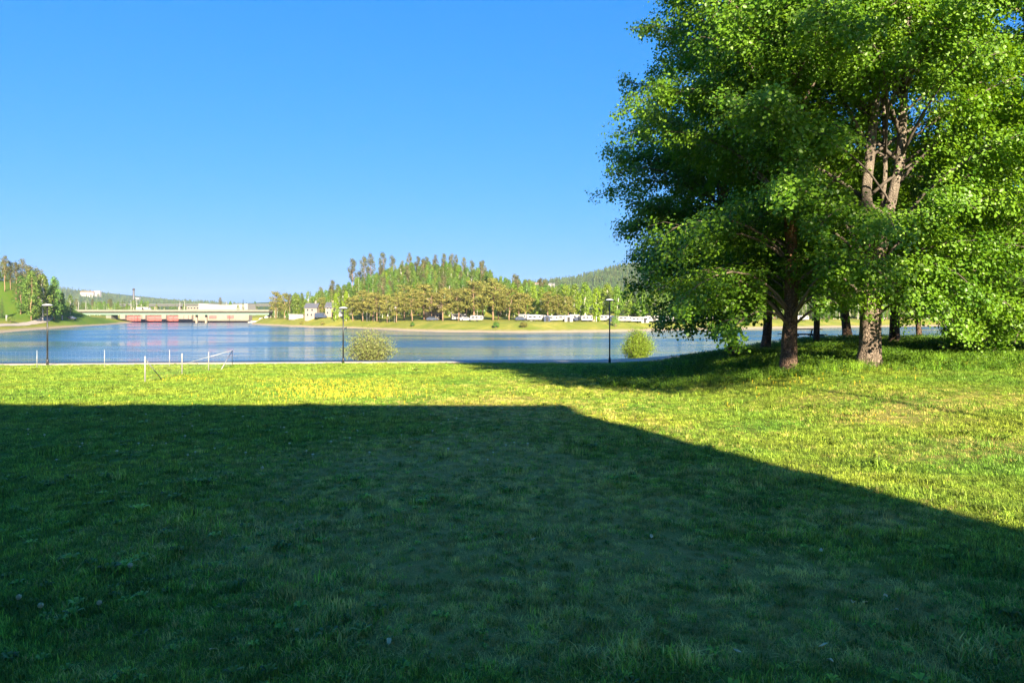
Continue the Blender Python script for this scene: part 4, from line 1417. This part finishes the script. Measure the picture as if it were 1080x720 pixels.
rd = MB().box(0, L, -4.3, 4.3, bz_(327.9) - zb + .004, bz_(327.9) - zb + .05).build('roadway', M['asphalt'], t)
BT = bz_(327.9)
for px, lab in ((78.5, 'white bridge lamp post, first from the left bank'), (86.5, 'white bridge lamp post, second from the left bank'), (134.5, 'white bridge lamp post left of the tall mast'), (140.5, 'white bridge lamp post in line with the tall mast'),
                (186.5, 'white bridge lamp post left of the white hall'), (191.5, 'white bridge lamp post nearest the white hall'), (236, 'pale bridge lamp post before the white hall roof')):
    H = bz_(317.5) - BT
    tt = thing('street_lamp', lab, 'street lamp', (bx_(px), BD + 4.0, BT + .05), 0, 'pale lamp posts along the bridge')
    MB().tube([(0, 0, -.05), (0, 0, H)], [.16, .11], 8).build('pole', M['white'], tt)
    MB().box(-.35, .35, -.9, .1, H + .003, H + .15).build('lamp_head', M['galv'], tt)
car('white van crossing the bridge, left of two', 148.5, BD - 1.5, BT + .05, M['white'], True, 0, 'van')
car('white van crossing the bridge, right of two', 155, BD - 1.5, BT + .05, M['white'], True, 0, 'van')

DD = 458
def dx_(px): return (px - 540) / F * DD
def dz_(py): return EYE - (py - 330) / F * DD
t = thing('river_dam', 'concrete dam with red sluice gates under the road bridge', 'dam', (dx_(200), DD, WATER)); ox = dx_(200)
top = dz_(331.5) - WATER
for a, b in ((130, 135.3), (151.8, 156.5), (173.6, 178), (191.2, 205)):
    MB().box(dx_(a) - ox, dx_(b) - ox, -4, 5, -4, top).build('pier', M['concrete'], t)
for a, b in ((135.3, 151.8), (156.5, 173.6), (178, 191.2)):
    g = MB(); n_ = 8; o0_ = None
    prof = [(-.2 - 1.3 * math.cos((k / n_ - .5) * 2.0), .2 + (top - .9) * k / n_) for k in range(n_ + 1)]
    A_, B_ = dx_(a) - ox + .03, dx_(b) - ox - .03
    vs = [(A_, y, z) for y, z in prof] + [(B_, y, z) for y, z in prof] + [(A_, 1.5, z) for y, z in prof] + [(B_, 1.5, z) for y, z in prof]
    q = n_ + 1; fs = []
    for k in range(n_):
        fs += [(k, k + 1, q + k + 1, q + k), (2 * q + k, 2 * q + k + 1, 3 * q + k + 1, 3 * q + k), (k, k + 1, 2 * q + k + 1, 2 * q + k), (q + k, q + k + 1, 3 * q + k + 1, 3 * q + k)]
    fs += [(0, q, 3 * q, 2 * q), (n_, q + n_, 3 * q + n_, 2 * q + n_)]
    g.add(vs, fs)
    go = g.build('sluice_gate', M['red_gate'], t)
    rb = MB()
    for z in (.35, top * .45, top - 1.0): rb.box(A_ + .2, B_ - .2, -1.75, -1.4, z, z + .25)
    for x_ in (A_ + .3, (A_ + B_) / 2 - .5, B_ - .7): rb.box(x_, x_ + .35, -1.74, -1.42, .3, top - .7)
    rb.build('rib', M['red_gate'], go)
    MB().box(A_, B_, 1.6, 2.5, top - .6, top).build('sill', M['dark'], t)
MB().box(dx_(205) - ox, dx_(263) - ox, -1.0, 5, -4, top).build('dam_wall', M['concrete'], t)
MB().box(dx_(205) - ox, dx_(263) - ox, -2.2, -1.003, -4, .7).build('footing', M['roof_red'], t)
MB().box(dx_(205) - ox, dx_(263) - ox, -1.4, -1.003, 1.1, 1.7).build('ledge', M['concrete_pale'], t)
for a, b in ((221, 229), (240, 247.3)):
    MB().box(dx_(a) - ox, dx_(b) - ox, -1.3, -1.004, top - 2.6, top - .6).build('sluice_gate', M['red_gate'], t)
# wing wall and rocks
rk = np.random.default_rng(8)
w_ = MB().add([(dx_(124), 450, WATER + 3.2), (dx_(136), 449, WATER - 1), (dx_(136), 452, WATER - 1), (dx_(124), 453, WATER + 3.2), (dx_(124), 450, WATER + 4.2), (dx_(137.5), 449, WATER + .2), (dx_(137.5), 452, WATER + .2), (dx_(124), 453, WATER + 4.2)],
              [(0, 1, 2, 3), (4, 5, 6, 7), (0, 1, 5, 4), (1, 2, 6, 5), (2, 3, 7, 6), (3, 0, 4, 7)]).build('wing_wall', M['concrete_pale'])
tag(w_, 'sloping concrete wing wall running into water left of the red gates', 'wall')
import bmesh
for i in range(26):
    px = rk.uniform(262, 285); d = rk.uniform(425, 448)
    bm = bmesh.new(); bmesh.ops.create_icosphere(bm, subdivisions=2, radius=1)
    for v in bm.verts: v.co *= 1 + rk.normal() * .09
    me = bpy.data.meshes.new('boulder'); bm.to_mesh(me); bm.free(); me.materials.append(M['rock'])
    o = link('boulder', me); s = rk.uniform(.6, 1.5)
    x = (px - 540) / F * d
    o.location = (x, d, max(fz(x, d), WATER) + s * .2 + rk.uniform(0, 1.2) * (px - 262) / 20); o.scale = (s * 1.3, s, s * .75); o.rotation_euler = (0, 0, rk.random() * 6)
    tag(o, 'grey boulder piled against the right end of the bridge', 'boulder', 'boulders at the right end of the bridge')
# white hall with sagging roof line
HD = 560
def hx_(px): return (px - 540) / F * HD
def hz_(py): return EYE - (py - 330) / F * HD
t = thing('white_hall', 'long white hall with shallow dipping roof behind the bridge', 'hall', (hx_(235), HD, 0)); ox = hx_(235)
out = [(hx_(209.5) - ox, -3), (hx_(261) - ox, -3), (hx_(261) - ox, hz_(320.2)), (hx_(248) - ox, hz_(321.2)), (hx_(236) - ox, hz_(321.9)), (hx_(224) - ox, hz_(321.2)), (hx_(209.5) - ox, hz_(319.9))]
MB().prism(out, 0, 18).build('wall', M['plaster_white'], t)
MB().box(hx_(195) - ox, hx_(209.4) - ox, 3, 14, -3, hz_(323)).build('annex', M['concrete'], t)
for k in range(4):
    MB().box(hx_(196 + 3.2 * k) - ox, hx_(198 + 3.2 * k) - ox, 2.9, 3.2, hz_(325.6), hz_(324)).build('window', M['glass'], t)
# second bridge further up
UD = 640
t = thing('distant_bridge', 'thin second bridge seen above and behind the road bridge', 'bridge', ((200 - 540) / F * UD, UD, 0)); ox = (200 - 540) / F * UD
ua, ub = (128 - 540) / F * UD - ox, (290 - 540) / F * UD - ox
zt = EYE + 9.6 / F * UD
MB().box(ua, ub, -4, 4, zt - 1.0, zt - .5).build('deck', M['concrete_pale'], t)
MB().box(ua, ub, -3, 3, zt - 2.2, zt - 1.003).build('girder', M['roof_dark'], t)
m = MB().box(ua, ub, -4, -3.8, zt - .497, zt).build('parapet', M['roof_dark'], t)
for px in (140, 165, 190, 270):
    q = (px - 540) / F * UD - ox
    MB().box(q - .8, q + .8, -2, 2, -4, zt - 2.203).build('pier', M['concrete'], t)
# tall mast
p = at(141, 330, 600)
t = thing('tall_mast', 'tall thin dark mast rising behind the bridge', 'mast', (p.x, 600, -1))
H = at(141, 304, 600).z + 1
MB().tube([(0, 0, 0), (0, 0, H)], [1.0, .8], 10).build('shaft', M['roof_dark'], t, True)
MB().lathe([(.85, H - 1.6), (1.05, H - 1.5), (1.05, H - .6), (.85, H - .5)], 10).build('collar', M['dark'], t)

# jetty on the far shore
p = at(350, 346, 276)
t = thing('jetty', 'low floating jetty lying along the far shore below the houses', 'jetty', (p.x, 273, WATER + .35))
MB().box(-6, 6.3, -1.2, 1.2, 0, .28).build('deck', M['concrete_pale'], t)
MB().box(-5.9, 6.2, -1.1, 1.1, -.6, -.003).build('float', M['dark'], t)
# white marker posts on the left bank
for px, d, lab in ((7, 270, 'pale marker post on the left bank beside a bush'), (65.5, 305, 'pale marker post on the left bank below the small birch')):
    p = far_spot(px, d); t = thing('marker_post', lab, 'post', p)
    MB().box(-.22, .22, -.22, .22, -.2, 2.0).build('post', M['white'], t)
    MB().box(-.26, .26, -.26, .26, 2.003, 2.15).build('cap', M['galv'], t)
# track on the left bank
V = []; Fp = []; n_ = 30
for i in range(n_):
    u = i / (n_ - 1); y = 215 + 95 * u
    e = float(np.interp(y, [60, 150, 214, 250, 333, 409], [-95, -128, -154, -167, -200, -224])) - 10
    for dx in (-1.6, -.8, 0, .8, 1.6): V.append((e + dx, y, fz(e + dx, y) + .12))
for i in range(n_ - 1):
    for k in range(4): Fp.append((i * 5 + k, i * 5 + k + 1, i * 5 + 6 + k, i * 5 + 5 + k))
tr = link('gravel_track', np_mesh('gravel_track', np.array(V), np.array(Fp), M['gravel'])); tag(tr, kind='structure')

# ------------------------------------------------------------------ the building behind the camera (casts the big shadow)
SUN_EL, SUN_AZ = 23.0, 16.0
by1 = -9.0; bxr = 9.45; BH = 11.65
t = thing('apartment_building', 'ochre four storey building behind the viewer whose shadow covers the lawn', 'building', (0, by1, 0))
MB().box(-46, bxr - .35, -11.6, -.25, -1, BH - .3).build('wall', M['plaster_wall'], t)
MB().box(-46.4, bxr, -12, 0, BH - .28, BH).build('roof', M['roof_dark'], t)
for r_ in range(4):
    for k in range(9):
        x_ = bxr - 3.5 - k * 5.6
        f = MB().box(x_ - .8, x_ + .8, -.3, -.16, .95 + r_ * 2.9, 2.35 + r_ * 2.9).build('window', M['white'], t)
        MB().box(x_ - .7, x_ + .7, -.2, -.14, 1.05 + r_ * 2.9, 2.25 + r_ * 2.9).build('pane', M['glass'], f)

# ------------------------------------------------------------------ air, light, camera
hz, nth, _, outh = new_mat('haze air')
nth.nodes.clear(); outh = nth.nodes.new('ShaderNodeOutputMaterial')
pv = nth.nodes.new('ShaderNodeVolumePrincipled')
pv.inputs['Density'].default_value = .00007; pv.inputs['Color'].default_value = (.72, .85, 1, 1); pv.inputs['Anisotropy'].default_value = .1
nth.links.new(pv.outputs[0], outh.inputs['Volume'])
HAZE = True
if HAZE:
    hb = MB().box(-5100, 5100, -500, 6100, -9.6, 190).build('haze', hz)
    tag(hb, 'thin blue haze filling the valley air', None, None, 'stuff')

w = bpy.data.worlds.new('World'); sc.world = w; w.use_nodes = True
nt = w.node_tree; nt.nodes.clear()
wo = nt.nodes.new('ShaderNodeOutputWorld'); bgn = nt.nodes.new('ShaderNodeBackground')
sky_ = nt.nodes.new('ShaderNodeTexSky'); sky_.sky_type = 'NISHITA'; sky_.sun_disc = False
sky_.sun_elevation = R(SUN_EL); sky_.sun_rotation = R(180 - SUN_AZ)
sky_.air_density = 1.0; sky_.dust_density = 1.0; sky_.ozone_density = 2.0; sky_.altitude = 100
bgn.inputs[1].default_value = .06
sp = nt.nodes.new('ShaderNodeSeparateColor'); cb_ = nt.nodes.new('ShaderNodeCombineColor')
nt.links.new(sky_.outputs[0], sp.inputs[0])
for ch, (g_, k_) in enumerate(((1.35, .075), (.55, .66), (.30, 2.15))):      # colour response of the camera to the clear sky
    nt.links.new(math_(nt, 'MULTIPLY', math_(nt, 'POWER', sp.outputs[ch], g_), k_), cb_.inputs[ch])
nt.links.new(cb_.outputs[0], bgn.inputs[0]); nt.links.new(bgn.outputs[0], wo.inputs[0])

sd = bpy.data.lights.new('sun', 'SUN'); sd.energy = 4.3; sd.angle = R(.5); sd.color = (1, .84, .61)
so = link('sun', sd)
to_sun = Vector((math.sin(R(SUN_AZ)) * math.cos(R(SUN_EL)), -math.cos(R(SUN_AZ)) * math.cos(R(SUN_EL)), math.sin(R(SUN_EL))))
so.rotation_euler = to_sun.to_track_quat('Z', 'Y').to_euler()
so.location = (0, -20, 40)

cd = bpy.data.cameras.new('camera'); cam = link('camera', cd)
cd.sensor_width = 36; cd.lens = 36 * F / 1080; cd.shift_y = -30 / 1080
cd.clip_start = .05; cd.clip_end = 15000
cam.location = (0, 0, EYE); cam.rotation_euler = (R(90), 0, 0)
sc.camera = cam
sc.view_settings.view_transform = 'Standard'; sc.view_settings.look = 'None'
sc.view_settings.exposure = 2.45; sc.view_settings.gamma = 1; sc.view_settings.use_curve_mapping = False
sc.cycles.max_bounces = 8; sc.cycles.diffuse_bounces = 3; sc.cycles.glossy_bounces = 2; sc.cycles.transmission_bounces = 4
sc.cycles.volume_bounces = 0; sc.cycles.transparent_max_bounces = 4
sc.cycles.use_denoising = True
sc.cycles.sample_clamp_indirect = 6
